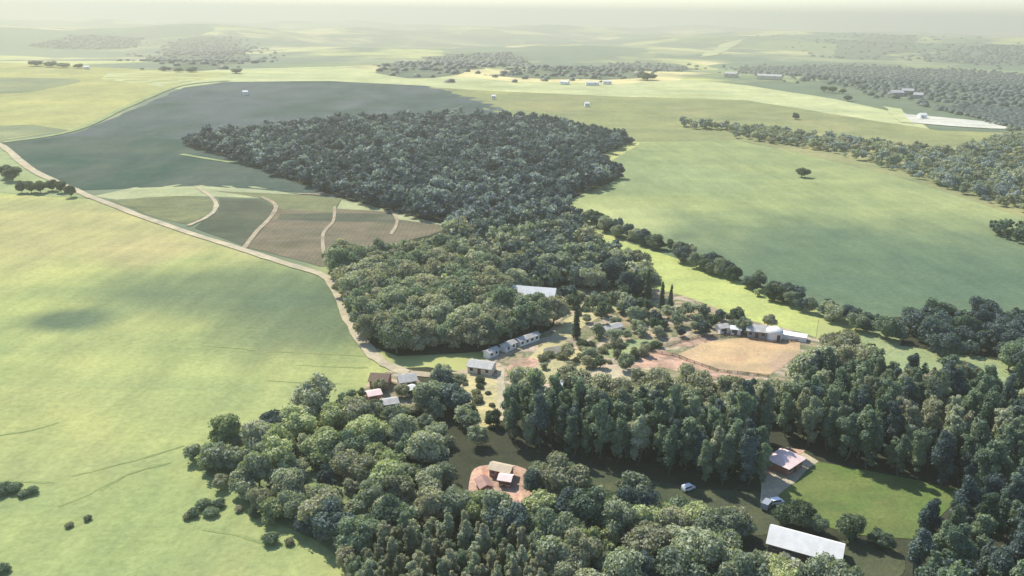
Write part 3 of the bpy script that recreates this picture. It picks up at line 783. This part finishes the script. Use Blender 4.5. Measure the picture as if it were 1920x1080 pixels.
# hedgerow between lime field and right field: trees one can tell apart
def along(pts, step, jitter, rng):
    P = densify(smooth_line(W(pts), False, 12), 0.0001, closed=False); o = []
    P = [tuple(Vector(P[i]).lerp(Vector(P[i + 1]), k / 4)) for i in range(len(P) - 1) for k in range(4)]
    acc = 0; last = Vector(P[0])
    for p in P[1:]:
        p = Vector(p); acc += (p - last).length; last = p
        if acc >= step:
            acc = 0; o.append((p.x + rng.uniform(-1, 1) * jitter, p.y + rng.uniform(-1, 1) * jitter))
    return o
for hi, (x, y) in enumerate(along([(1060, 400), (1110, 425), (1200, 455), (1300, 495), (1400, 535), (1500, 578), (1640, 625)], 3.2, 5.0, rnd)):
    tree('hedgerow_tree', 'round', x, y, rnd.uniform(.6, 1.05), pick([('blue', .5), ('grey', .3), ('dark', .2)]),
         'hedgerow tree above the lime field, %s from its upper left end' % ((ORD + ['fiftieth'] + ['fifty-' + o for o in ORD[:9]] + ['sixtieth'] + ['sixty-' + o for o in ORD[:9]] + ['seventieth'] + ['seventy-' + o for o in ORD[:9]] + ['eightieth'] + ['eighty-' + o for o in ORD[:9]] + ['ninetieth'] + ['ninety-' + o for o in ORD[:9]]+['hundredth'] + ['hundred and ' + o for o in ORD])[hi]), 'tree', 'hedgerow trees above the lime field')
# ------------------------------------------------------------------ single trees and bushes
def at_px(px, py): return gp(px, py)
def single(name, kind, px, py, s, lk, label, cat='tree', group=None, sz=None):
    x, y = at_px(px, py); return tree(name, kind, x, y, s, lk, label, cat, group, sz=sz)
single('broadleaf_tree', 'round', 1503, 333, 1.2, 'dark', 'lone dark round tree standing in the middle of the right field', sz=.85)
single('broadleaf_tree', 'round', 588, 778, 1.4, 'grey', 'large round tree standing at the top edge of the front wood, beside the left field')
single('cypress', 'cypress', 998, 562, .95, 'dark', 'left and thinner of the two dark cypresses against the white farmhouse', sz=.9)
single('cypress', 'cypress', 1013, 562, 1.15, 'dark', 'right and thicker of the two dark cypresses against the white farmhouse', sz=1.1)
for i, (px, py, s, lb) in enumerate([(1190, 556, 1.2, 'leftmost dark columnar tree on the edge of the lime field'), (1213, 568, 1.5, 'tallest dark columnar tree on the edge of the lime field'),
        (1240, 580, 1.2, 'columnar tree right of the tallest one on the edge of the lime field'), (1256, 586, 1.2, 'rightmost columnar tree on the edge of the lime field')]):
    single('columnar_tree', 'cypress', px, py, s, 'dark', lb, 'tree', 'columnar trees beside the lime field', sz=1.15)
single('conifer', 'cypress', 1080, 636, 1.7, 'dark', 'dark pointed tree standing alone on the pale farm drive', sz=.85)
single('broadleaf_tree', 'round', 1057, 585, .45, 'dark', 'small dark tree beside the right end of the white farmhouse')
single('broadleaf_tree', 'round', 1100, 605, .45, 'olive', 'small olive tree at the head of the pale farm drive')
single('broadleaf_tree', 'round', 1440, 613, .6, 'olive', 'olive round tree right behind the white round roofed building')
single('broadleaf_tree', 'round', 1382, 600, .6, 'olive', 'pale olive tree above the farmyard, left of the white round roofed building')
single('broadleaf_tree', 'round', 1208, 668, .5, 'olive', 'small olive tree left of the red track')
single('broadleaf_tree', 'round', 1160, 665, .65, 'olive', 'spreading olive tree on the grass left of the red track')
single('broadleaf_tree', 'round', 1095, 652, .4, 'dark', 'small dark tree below the pointed tree on the drive')
single('broadleaf_tree', 'round', 1590, 1012, .72, 'dark', 'dark round tree on the lower edge of the green pitch')
single('broadleaf_tree', 'round', 1468, 985, .7, 'dark', 'dark tree behind the left end of the white roofed barn')
single('broadleaf_tree', 'round', 1500, 985, .8, 'dark', 'dark round tree on the lower left corner of the green pitch')
single('broadleaf_tree', 'round', 1535, 1000, .5, 'green', 'low green tree behind the middle of the white roofed barn')
single('broadleaf_tree', 'round', 1640, 1020, .5, 'green', 'small green tree right of the dark round tree under the pitch')
single('broadleaf_tree', 'round', 1658, 1030, .5, 'green', 'small green tree closest to the bottom right wood, under the pitch')
single('broadleaf_tree', 'round', 1590, 645, .7, 'olive', 'brown-olive tree at the tip of the lime field')
single('broadleaf_tree', 'round', 1632, 668, .55, 'dark', 'small dark tree on the pale lawn right of the arena')
single('broadleaf_tree', 'round', 1830, 770, .8, 'lime', 'yellow-green round tree below the pale lawn at the right')
single('broadleaf_tree', 'round', 1790, 755, .7, 'lime', 'smaller yellow-green tree left of the yellow-green round tree')
single('broadleaf_tree', 'round', 712, 735, .55, 'olive', 'brown tree among the sheds at the end of the dirt road')
single('broadleaf_tree', 'round', 680, 745, .35, 'dark', 'small black-green tree at the field edge beside the sheds')
single('broadleaf_tree', 'round', 752, 745, .5, 'olive', 'olive tree in front of the pale roofed house at the road end')
single('broadleaf_tree', 'round', 790, 745, .6, 'grey', 'greyish tree right beside the tiny bright white shed')
single('broadleaf_tree', 'round', 708, 772, .5, 'green', 'green tree left of the low pale shed nearest the front wood')
single('broadleaf_tree', 'round', 925, 800, .6, 'dark', 'dark round tree at the foot of the straw clearing')
single('broadleaf_tree', 'round', 1420, 555, .4, 'lime', 'small tree on the upper edge of the lime field')
single('broadleaf_tree', 'round', 1450, 565, .45, 'dark', 'dark small tree on the upper edge of the lime field, beside a smaller tree')
for px, py, s, lb in [(5, 925, 2.0, 'bush at the left edge of the photo, in the left field'), (28, 922, 1.6, 'bush second from the left edge in the left field'), (45, 930, 1.2, 'low dark bush below the second bush of the left field'), (62, 925, 1.3, 'rightmost bush of the clump at the left edge'),
        (352, 972, 1.1, 'small bush left of the bush group near the front wood'), (362, 968, 1.3, 'dark bush just left of the bush group near the front wood'), (382, 952, 1.7, 'upper left bush of the group near the front wood'), (410, 950, 1.5, 'upper right bush of the group near the front wood'), (396, 966, 1.4, 'lower middle bush of the group near the front wood'),
        (448, 958, 1.0, 'small bush between the bush group and the front wood'), (474, 968, 1.3, 'bush closest to the front wood edge'), (508, 1018, 1.7, 'dark upright bush at the end of the long bank'), (543, 1020, 1.0, 'tiny round bush right of the upright bush'),
        (130, 988, .8, 'low bush at the left end of the short curved bank'), (165, 975, .8, 'low bush at the right end of the short curved bank'), (6, 1072, 1.5, 'bush in the bottom left corner of the left field')]:
    single('bush', 'bush', px, py, s * .8, 'green' if s > 1.1 else 'olive', lb, 'bush', 'bushes in the left field')
for px, py, s, lb in [(12, 335, .7, 'leftmost tree of the row along the far road'), (25, 340, .8, 'second tree from the left along the far road'), (42, 362, .55, 'third tree along the far road, at the field corner'), (60, 362, .6, 'middle tree of the row along the far road'),
        (78, 362, .6, 'tree right of the middle one along the far road'), (98, 358, .5, 'third tree from the right end of the far road row'), (115, 362, .55, 'second tree from the right end of the far road row'), (133, 370, .55, 'rightmost tree of the row, where the dirt road begins')]:
    single('roadside_tree', 'round', px, py, s * 1.7, 'dark', lb, 'tree', 'trees along the far road')
for i, (px, py, s, lb) in enumerate([(70, 124, 2.2, 'left end tree of the far hedge on the golden field'), (95, 126, 2.2, 'second tree of the far hedge on the golden field'), (120, 127, 2.0, 'third tree of the far hedge on the golden field'), (147, 128, 1.6, 'right end tree of the far hedge on the golden field'),
        (310, 133, 1.6, 'left end tree of the second far hedge'), (335, 135, 1.6, 'middle tree of the second far hedge'), (360, 135, 1.8, 'right end tree of the second far hedge'), (443, 138, 1.8, 'lone tree on the crest right of the second far hedge'),
        (1213, 150, 2.4, 'lone round tree on the bright crest'), (1545, 172, 1.4, 'left tree of the far hedge above the pasture'), (1562, 174, 1.5, 'middle tree of the far hedge above the pasture'), (1580, 176, 1.2, 'right tree of the far hedge above the pasture'), (1588, 190, 1.4, 'lone tree below the far hedge above the pasture'),
        (1492, 224, 1.1, 'lone tree on the pasture above the far wood')]):
    single('crest_tree', 'round', px, py, s * (1.45 if s > 1.5 else 1), 'dark', lb, 'tree', 'far trees along the crest', sz=.42 if s > 1.5 else .8)

# ------------------------------------------------------------------ far-off woods on the hills: low clumps
DOME = (np.array([(math.cos(a), math.sin(a), -.3) for a in np.arange(6) * 1.0472] + [(.75 * math.cos(a), .75 * math.sin(a), .6) for a in np.arange(6) * 1.0472 + .5] + [(0, 0, 1)]),
        np.array([(i, (i + 1) % 6, 6 + i) for i in range(6)] + [((i + 1) % 6, 6 + (i + 1) % 6, 6 + i) for i in range(6)] + [(6 + i, 6 + (i + 1) % 6, 12) for i in range(6)]))
def far_wood(poly, n, size, lk, label, seed=0):
    sheet('wood_floor', poly, M['farfloor'], 4, True, wob=2.5)
    P = W(poly) if n else poly; rng = np.random.default_rng(seed)
    A = np.array(P); Vs = []; Ts = []; nv = 0; tn = []; cnt = 0
    v, f = DOME; n = int(n * (5 if seed in (8, 9) else 3.5 if seed == 4 else 1.2)); size = size * .38
    while cnt < n:
        X = rng.uniform(A[:, 0].min(), A[:, 0].max(), 400); Y = rng.uniform(A[:, 1].min(), A[:, 1].max(), 400)
        k = inside(P, X, Y)
        if not k.any(): break
        sg = (A.max(0) - A.min(0)) * .045
        X = X + rng.normal(0, sg[0], 400); Y = Y + rng.normal(0, sg[1], 400)
        for x, y in zip(X[k], Y[k]):
            if cnt >= n: break
            s = size * rng.uniform(.6, 1.5); d = 1 + rng.normal(0, .14, len(v))
            p = v * d[:, None] * np.array([s, s, min(6.5, s * .55)]) + np.array([x, y, ground(x, y) + 2])
            Vs.append(p); Ts.append(f + nv); nv += len(p); tn.append(np.full(len(p), rng.random())); cnt += 1
    if not Vs: return
    me = fast_mesh('far_wood', np.vstack(Vs), np.vstack(Ts), np.zeros((0, 4), int), [LS['far']], np.concatenate(tn))
    o = bpy.data.objects.new('far_wood', me); C.objects.link(o); tag(o, label, 'wood', kind='stuff')
far_wood([(300, 118), (330, 80), (440, 78), (470, 115), (430, 126)], 500, 20, 'blue', 'hazy far wood behind the crest at the left', 1)
far_wood([(720, 132), (800, 112), (950, 100), (1000, 125), (860, 140)], 500, 20, 'blue', 'hazy far wood behind the crest left of centre', 2)
far_wood([(910, 140), (960, 134), (1150, 120), (1290, 124), (1190, 142), (1080, 148), (1000, 147)], 500, 16, 'blue', 'grey far wood right behind the bright crest', 3)
far_wood([(1400, 128), (1600, 125), (1920, 140), (2050, 150), (2050, 215), (1930, 215), (1760, 195), (1650, 170), (1500, 145)], 1600, 14, 'blue', 'broad dark far wood in the valley at the right', 4)
far_wood([(60, 88), (150, 66), (260, 72), (230, 92)], 350, 24, 'blue', 'hazy far wood on the left slope', 5)
far_wood([(1560, 104), (1620, 70), (1740, 62), (1700, 90), (1640, 112)], 400, 26, 'blue', 'far wood on the hill at the right', 6)
far_wood([(1740, 110), (1920, 84), (2000, 110), (1860, 122)], 400, 24, 'blue', 'far wood below the hill at the far right', 7)
far_wood([(1760, 205), (1830, 200), (1960, 212), (1960, 240), (1900, 234), (1800, 214)], 300, 8, 'blue', 'dark trees on the far bank of the white pond', 8)
far_wood([(1850, 205), (2000, 215), (2050, 250), (1920, 244), (1870, 232)], 300, 9, 'blue', 'dark trees at the right end of the white pond', 9)

# ------------------------------------------------------------------ buildings
def box(V, Fc, x0, x1, y0, y1, z0, z1):
    b = len(V)
    V += [(x0, y0, z0), (x1, y0, z0), (x1, y1, z0), (x0, y1, z0), (x0, y0, z1), (x1, y0, z1), (x1, y1, z1), (x0, y1, z1)]
    Fc += [tuple(b + i for i in q) for q in ((0, 3, 2, 1), (4, 5, 6, 7), (0, 1, 5, 4), (1, 2, 6, 5), (2, 3, 7, 6), (3, 0, 4, 7))]
def house(name, px1, py1, px2, py2, width, hw, hr, roofm, wallm, label, cat, group=None, hip=False, open_end=False, doors=1, nwin=3, overhang=.5, dark=None):
    """long axis from base point 1 to base point 2 (photo pixels on the ground)"""
    a = Vector(gp(px1, py1)); b = Vector(gp(px2, py2)); c = (a + b) / 2; L = (b - a).length / 2; rz = math.atan2(b.y - a.y, b.x - a.x)
    t = empty(name, (c.x, c.y, ground(c.x, c.y) + float(lift(c.x, c.y, 9))), rz); tag(t, label, cat, group)
    w2 = width / 2
    # walls with gables
    V = [(-L, -w2, -.5), (L, -w2, -.5), (L, w2, -.5), (-L, w2, -.5), (-L, -w2, hw), (L, -w2, hw), (L, w2, hw), (-L, w2, hw)]
    Fc = [(0, 1, 5, 4), (2, 3, 7, 6)]
    if hip: Fc += [(1, 2, 6, 5), (3, 0, 4, 7)]
    else:
        V += [(-L, 0, hw + hr - .12), (L, 0, hw + hr - .12)]; Fc += [(1, 2, 6, 9, 5), (3, 0, 4, 8, 7)]
    mesh_obj('wall', V, Fc, wallm, t)
    e = overhang; ins = min(L * .6, w2) if hip else 0
    k = hr / w2; ze = hw - e * k * .9
    V = []; Fc = []
    for th in (0, .14):
        V += [(-L - e, -w2 - e, ze + th), (L + e, -w2 - e, ze + th), (L + e, w2 + e, ze + th), (-L - e, w2 + e, ze + th), (-L - e + ins, 0, hw + hr + th), (L + e - ins, 0, hw + hr + th)]
    Fc = [(6, 7, 11, 10), (8, 9, 10, 11), (7, 8, 11), (9, 6, 10), (0, 4, 5, 1), (2, 5, 4, 3), (0, 1, 7, 6), (1, 2, 8, 7), (2, 3, 9, 8), (3, 0, 6, 9)]
    if not hip: Fc = [(6, 7, 11, 10), (8, 9, 10, 11), (0, 4, 5, 1), (2, 5, 4, 3), (0, 1, 7, 6), (2, 3, 9, 8), (1, 5, 11, 7), (5, 2, 8, 11), (3, 4, 10, 9), (4, 0, 6, 10)]
    mesh_obj('roof', V, Fc, roofm, t)
    for s in (-1,):
        for i in range(nwin):
            x = -L + 2 * L * (i + .5 + (.0)) / nwin
            if doors and i == nwin // 2: continue
            V = []; Fc = []; box(V, Fc, x - .55, x + .55, s * w2 - .06, s * w2 + .02, hw * .36, hw * .78); wdw = mesh_obj('window', V, Fc, M['glass'], t)
            V = []; Fc = []; box(V, Fc, x - .65, x + .65, s * w2 - .12, s * w2 - .005, hw * .33, hw * .36 - .003); mesh_obj('sill', V, Fc, M['white'], wdw)
        if doors:
            V = []; Fc = []; box(V, Fc, -.6, .6, s * w2 - .07, s * w2 + .02, 0, min(2.2, hw * .85)); mesh_obj('door', V, Fc, dark or M['wood'], t)
    if open_end:
        V = []; Fc = []; box(V, Fc, L - .02, L + .06, -w2 * .62, w2 * .62, 0, hw * .92); mesh_obj('door', V, Fc, M['glass'], t)
    return t
house('barn', 1444, 1018, 1574, 1054, 7.4, 2.4, 2.2, M['roofw'], M['wallshade'], 'long barn with a bright white roof and dark open gable end, below the pitch', 'barn', open_end=True, nwin=5, overhang=.6)
house('house', 1456, 886, 1484, 868, 6.5, 2.8, 1.1, M['roofp'], M['brick'], 'small house with a pale pink roof at the corner of the green pitch', 'house', hip=True, overhang=.7)
house('farmhouse', 952, 566, 1040, 573, 9, 4.6, 3.0, M['roofw'], M['white'], 'white farmhouse behind the two dark cypresses', 'farmhouse', nwin=5)
house('shed', 912, 672, 930, 664, 3, 2.2, .6, M['roofl'], M['white'], 'shortest pale shed at the lower left end of the shed row', 'shed', nwin=2, doors=0)
house('shed', 943, 661, 962, 652, 3, 2.4, .6, M['roofl'], M['white'], 'pale shed in the middle of the shed row beside the middle wood', 'shed', nwin=2, doors=0)
house('shed', 970, 650, 1006, 637, 3, 2.4, .6, M['roofl'], M['white'], 'longest pale shed at the upper right end of the shed row', 'shed', nwin=4, doors=0)
house('house', 748, 726, 778, 722, 5.5, 2.8, 1.2, M['roofl'], M['cream'], 'pale roofed house right of the brown roofed house at the road end', 'house')
house('house', 698, 722, 730, 724, 6, 2.8, 1.4, M['roofb'], M['brick'], 'brown roofed house at the end of the dirt road', 'house')
house('shed', 718, 768, 744, 764, 4, 2.4, .7, M['roofl'], M['cream'], 'pale low shed nearest the front wood at the road end', 'shed', nwin=2)
house('shed', 760, 742, 776, 738, 3.2, 2.3, .6, M['roofw'], M['white'], 'tiny bright white shed below the pale roofed house', 'shed', nwin=2)
house('shed', 690, 752, 712, 748, 3.6, 2.4, .7, M['roofp'], M['brick'], 'small pinkish shed below the brown roofed house', 'shed', nwin=2)
house('house', 882, 694, 925, 700, 6, 2.6, 1.1, M['roofl'], M['cream'], 'pale pinkish house at the top of the straw clearing', 'house')
house('house', 922, 888, 958, 896, 3.6, 2.4, .8, M['roofc'], M['brick'], 'cream roofed house above the red court in the front wood', 'house')
house('house', 903, 912, 912, 928, 3.0, 2.2, .7, M['rooft'], M['brick'], 'terracotta roofed house on the left side of the red court', 'house')
house('house', 938, 908, 958, 911, 3.0, 2.2, .6, M['roofp'], M['brick'], 'pinkish roofed house in the middle of the red court', 'house')
house('house', 1400, 628, 1436, 632, 7, 3.0, 1.4, M['roofl'], M['wallgrey'], 'grey-white house left of the white round roofed building', 'house')
house('shed', 1345, 624, 1364, 622, 4, 2.4, .7, M['roofl'], M['white'], 'left of the two small pale sheds on the upper edge of the arena', 'shed', nwin=2)
house('shed', 1370, 625, 1388, 627, 4, 2.4, .7, M['roofw'], M['white'], 'right of the two small pale sheds on the upper edge of the arena', 'shed', nwin=2)
house('shed', 1130, 628, 1160, 620, 4, 2.4, .7, M['roofl'], M['white'], 'pale narrow shed among the dark farmyard trees', 'shed', nwin=2)
house('shed', 1462, 1068, 1480, 1074, 4, 2.4, .7, M['roofg'], M['wallgrey'], 'small grey shed below the left end of the barn', 'shed', nwin=2)
house('shed', 1452, 1090, 1486, 1094, 4.5, 2.4, .8, M['roofg'], M['wallgrey'], 'grey shed at the bottom edge of the photo, lowest of all', 'shed', nwin=2)
house('shed', 1042, 764, 1052, 765, 2.4, 8.6, .8, M['roofw'], M['white'], 'white roofed water tower hut poking out of the tall stand', 'hut', nwin=2, doors=0)
house('house', 1722, 222, 1734, 222, 9, 4, 2, M['roofw'], M['white'], 'tiny white house just above the white pond', 'house', nwin=2)
for i, (a, b_, c_, d_, wd_, lb) in enumerate([(1668, 180, 1690, 180, 16, 'left purple-grey shed of the far village at the right'), (1690, 176, 1712, 177, 14, 'middle purple-grey shed of the far village at the right'), (1712, 184, 1730, 185, 14, 'right purple-grey shed of the far village at the right')]):
    house('shed', a, b_, c_, d_, wd_, 5, 3, M['roofg'], M['wallgrey'], lb, 'shed', 'sheds of the far village', nwin=2, doors=0)
for a, b_, c_, d_, lb in [(1052, 158, 1066, 159, 'left white shed on the bright crest'), (1098, 160, 1122, 160, 'longest white shed on the bright crest'), (1130, 158, 1146, 158, 'right white shed on the bright crest'), (158, 130, 168, 130, 'tiny white shed at the end of the far hedge on the golden field'),
        (456, 178, 465, 178, 'tiny white hut in the dark field'), (1096, 200, 1104, 200, 'tiny white hut in the pasture'), (922, 186, 929, 186, 'tiny white hut at the edge of the dark field')]:
    house('shed', a, b_, c_, d_, 7, 4, 1.5, M['roofw'], M['white'], lb, 'shed', 'far white sheds', nwin=2, doors=0)
house('house', 1360, 144, 1382, 145, 20, 6, 3, M['roofl'], M['cream'], 'left pale long building on the crest above the pasture', 'building', nwin=2, doors=0)
house('house', 1420, 148, 1465, 150, 20, 6, 3, M['roofl'], M['cream'], 'right pale long building on the crest above the pasture', 'building', nwin=2, doors=0)

def round_building():
    x, y = gp(1450, 636); t = empty('round_building', (x, y, ground(x, y) + .8), 0.3)
    tag(t, 'white round roofed building between the lime field and the arena', 'building')
    n = 20; V = []; Fc = []
    for z in (-1, 2.6):
        for i in range(n): a = 6.2832 * i / n; V.append((3.2 * math.cos(a), 3.2 * math.sin(a), z))
    for i in range(n): Fc.append((i, (i + 1) % n, n + (i + 1) % n, n + i))
    mesh_obj('wall', V, Fc, M['white'], t, smooth=True)
    V = []; Fc = []
    for j in range(6):
        e = j / 6 * math.pi / 2; r = 3.5 * math.cos(e)
        for i in range(n): a = 6.2832 * i / n; V.append((r * math.cos(a), r * math.sin(a), 2.5 + 1.9 * math.sin(e)))
    V.append((0, 0, 4.4))
    for j in range(5):
        for i in range(n): a = j * n; Fc.append((a + i, a + (i + 1) % n, a + n + (i + 1) % n, a + n + i))
    for i in range(n): Fc.append((5 * n + i, 5 * n + (i + 1) % n, 6 * n))
    mesh_obj('roof', V, Fc, M['roofw'], t, smooth=True)
    V = []; Fc = []; box(V, Fc, -.7, .7, -3.28, -2.9, -.5, 2.1); mesh_obj('door', V, Fc, M['wood'], t)
round_building()

def wall_line(name, pts, h, th, m, label, cat):
    P = smooth_line(W(pts), False, 3); t0 = P[0]; V = []; Fc = []
    for i, p in enumerate(P):
        a = Vector(P[max(0, i - 1)]); b = Vector(P[min(len(P) - 1, i + 1)]); t = (b - a).normalized(); n = Vector((-t.y, t.x)) * th / 2
        z = ground(*p); q = Vector(p)
        V += [(*(q + n), z - .3), (*(q - n), z - .3), (*(q - n), z + h), (*(q + n), z + h)]
    for i in range(len(P) - 1):
        a = 4 * i
        for k in range(4): Fc.append((a + k, a + (k + 1) % 4, a + 4 + (k + 1) % 4, a + 4 + k))
    Fc += [(0, 3, 2, 1), tuple(4 * (len(P) - 1) + k for k in (0, 1, 2, 3))]
    o = mesh_obj(name, V, Fc, m); tag(o, label, cat); return o
wall_line('long_shelter', [(1462, 632), (1512, 640)], 2.2, 4.5, M['white'], 'long low white shelter running right from the round roofed building', 'shelter')

def fence(pts, label, step=3.0, h=1.3, m=None):
    P = W(pts); o = P[0]; t = empty('fence', (o[0], o[1], ground(*o))); tag(t, label, 'fence'); m = m or M['wood']
    loc = Vector((o[0], o[1], ground(*o)))
    L = densify(P, 0.001, closed=False); acc = 1e9; last = Vector(L[0]); posts = []
    for p in L:
        p = Vector(p); acc += (p - last).length; last = p
        if acc >= step: acc = 0; posts.append(p)
    for p in posts:
        V = []; Fc = []; x, y, z = p.x - loc.x, p.y - loc.y, ground(p.x, p.y) - loc.z; box(V, Fc, x - .08, x + .08, y - .08, y + .08, z - .3, z + h + .1); mesh_obj('post', V, Fc, m, t)
    for hh in (.45, .85, 1.25):
        V = []; Fc = []
        for p in posts:
            x, y, z = p.x - loc.x, p.y - loc.y, ground(p.x, p.y) - loc.z + hh * h / 1.3; V += [(x - .03, y - .12, z - .07), (x - .03, y - .12, z + .07), (x + .03, y - .09, z + .07), (x + .03, y - .09, z - .07)]
        for i in range(len(posts) - 1):
            a = 4 * i
            for k in range(4): Fc.append((a + k, a + (k + 1) % 4, a + 4 + (k + 1) % 4, a + 4 + k))
        mesh_obj('rail', V, Fc, m, t)
fence([(1222, 662), (1260, 668), (1345, 698), (1440, 708)], 'red-brown rail fence along the lower edge of the sandy arena')
fence([(1228, 655), (1320, 632), (1400, 634)], 'red-brown rail fence along the upper left edge of the sandy arena')
fence([(1405, 638), (1450, 644), (1500, 641)], 'dark rail fence along the upper right edge of the sandy arena')

def vehicle(px, py, rz, paint, label, s=1.0):
    x, y = gp(px, py); t = empty('van', (x, y, ground(x, y) + float(lift(x, y, 9))), rz); tag(t, label, 'van'); t.scale = (s, s, s)
    prof = [(-2.3, .35), (2.25, .35), (2.3, .95), (1.5, 1.15), (.95, 1.95), (-2.2, 2.0), (-2.35, 1.2)]
    V = [(a, -.92, b) for a, b in prof] + [(a, .92, b) for a, b in prof]; n = len(prof)
    Fc = [tuple(range(n)), tuple(range(2 * n - 1, n - 1, -1))] + [(i, n + i, n + (i + 1) % n, (i + 1) % n) for i in range(n)]
    mesh_obj('body', V, Fc, paint, t)
    V = []; Fc = []; V = [(1.52, -.8, 1.2), (1.52, .8, 1.2), (1.03, .75, 1.88), (1.03, -.75, 1.88)]; mesh_obj('windscreen', V, [(0, 1, 2, 3)], M['glass'], t)
    for s_ in (-1, 1):
        V = []; Fc = []; box(V, Fc, -1.9, .8, s_ * .93 - .01, s_ * .93 + .01, 1.25, 1.8); mesh_obj('side_window', V, Fc, M['glass'], t)
        for x_ in (-1.45, 1.45):
            V = []; n = 14
            for yy in (-.12, .12):
                for i in range(n): a = 6.2832 * i / n; V.append((x_ + .36 * math.cos(a), s_ * .86 + yy, .36 + .36 * math.sin(a)))
            Fc = [(i, (i + 1) % n, n + (i + 1) % n, n + i) for i in range(n)] + [tuple(range(n)), tuple(range(n, 2 * n))]
            mesh_obj('wheel', V, Fc, M['rubber'], t)
vehicle(1290, 920, .5, M['paintw'], 'white van parked alone on the shaded grass below the middle stand', .8)
vehicle(1438, 952, .9, M['paintg'], 'grey van parked at the foot of the forecourt beside the pitch')
vehicle(1456, 946, .3, M['paintw'], 'pale van parked right of the grey van beside the pitch', .8)
vehicle(1320, 622, .2, M['paintw'], 'white van parked at the upper left edge of the arena')

# ------------------------------------------------------------------ haze
def haze():
    V = []; Fc = []; box(V, Fc, -24000, 24000, -24000, 24000, -140, 260)
    m = bpy.data.materials.new('haze_air'); m.use_nodes = True; nt = m.node_tree; nt.nodes.clear()
    o = nt.nodes.new('ShaderNodeOutputMaterial'); v = nt.nodes.new('ShaderNodeVolumePrincipled')
    v.inputs['Color'].default_value = (.575, .565, .475, 1); v.inputs['Density'].default_value = 2.1e-4; v.inputs['Anisotropy'].default_value = 0.25
    nt.links.new(v.outputs[0], o.inputs['Volume'])
    ob = mesh_obj('haze', V, Fc, m); tag(ob, 'thin pale haze over the valley', 'haze', kind='stuff')
haze()
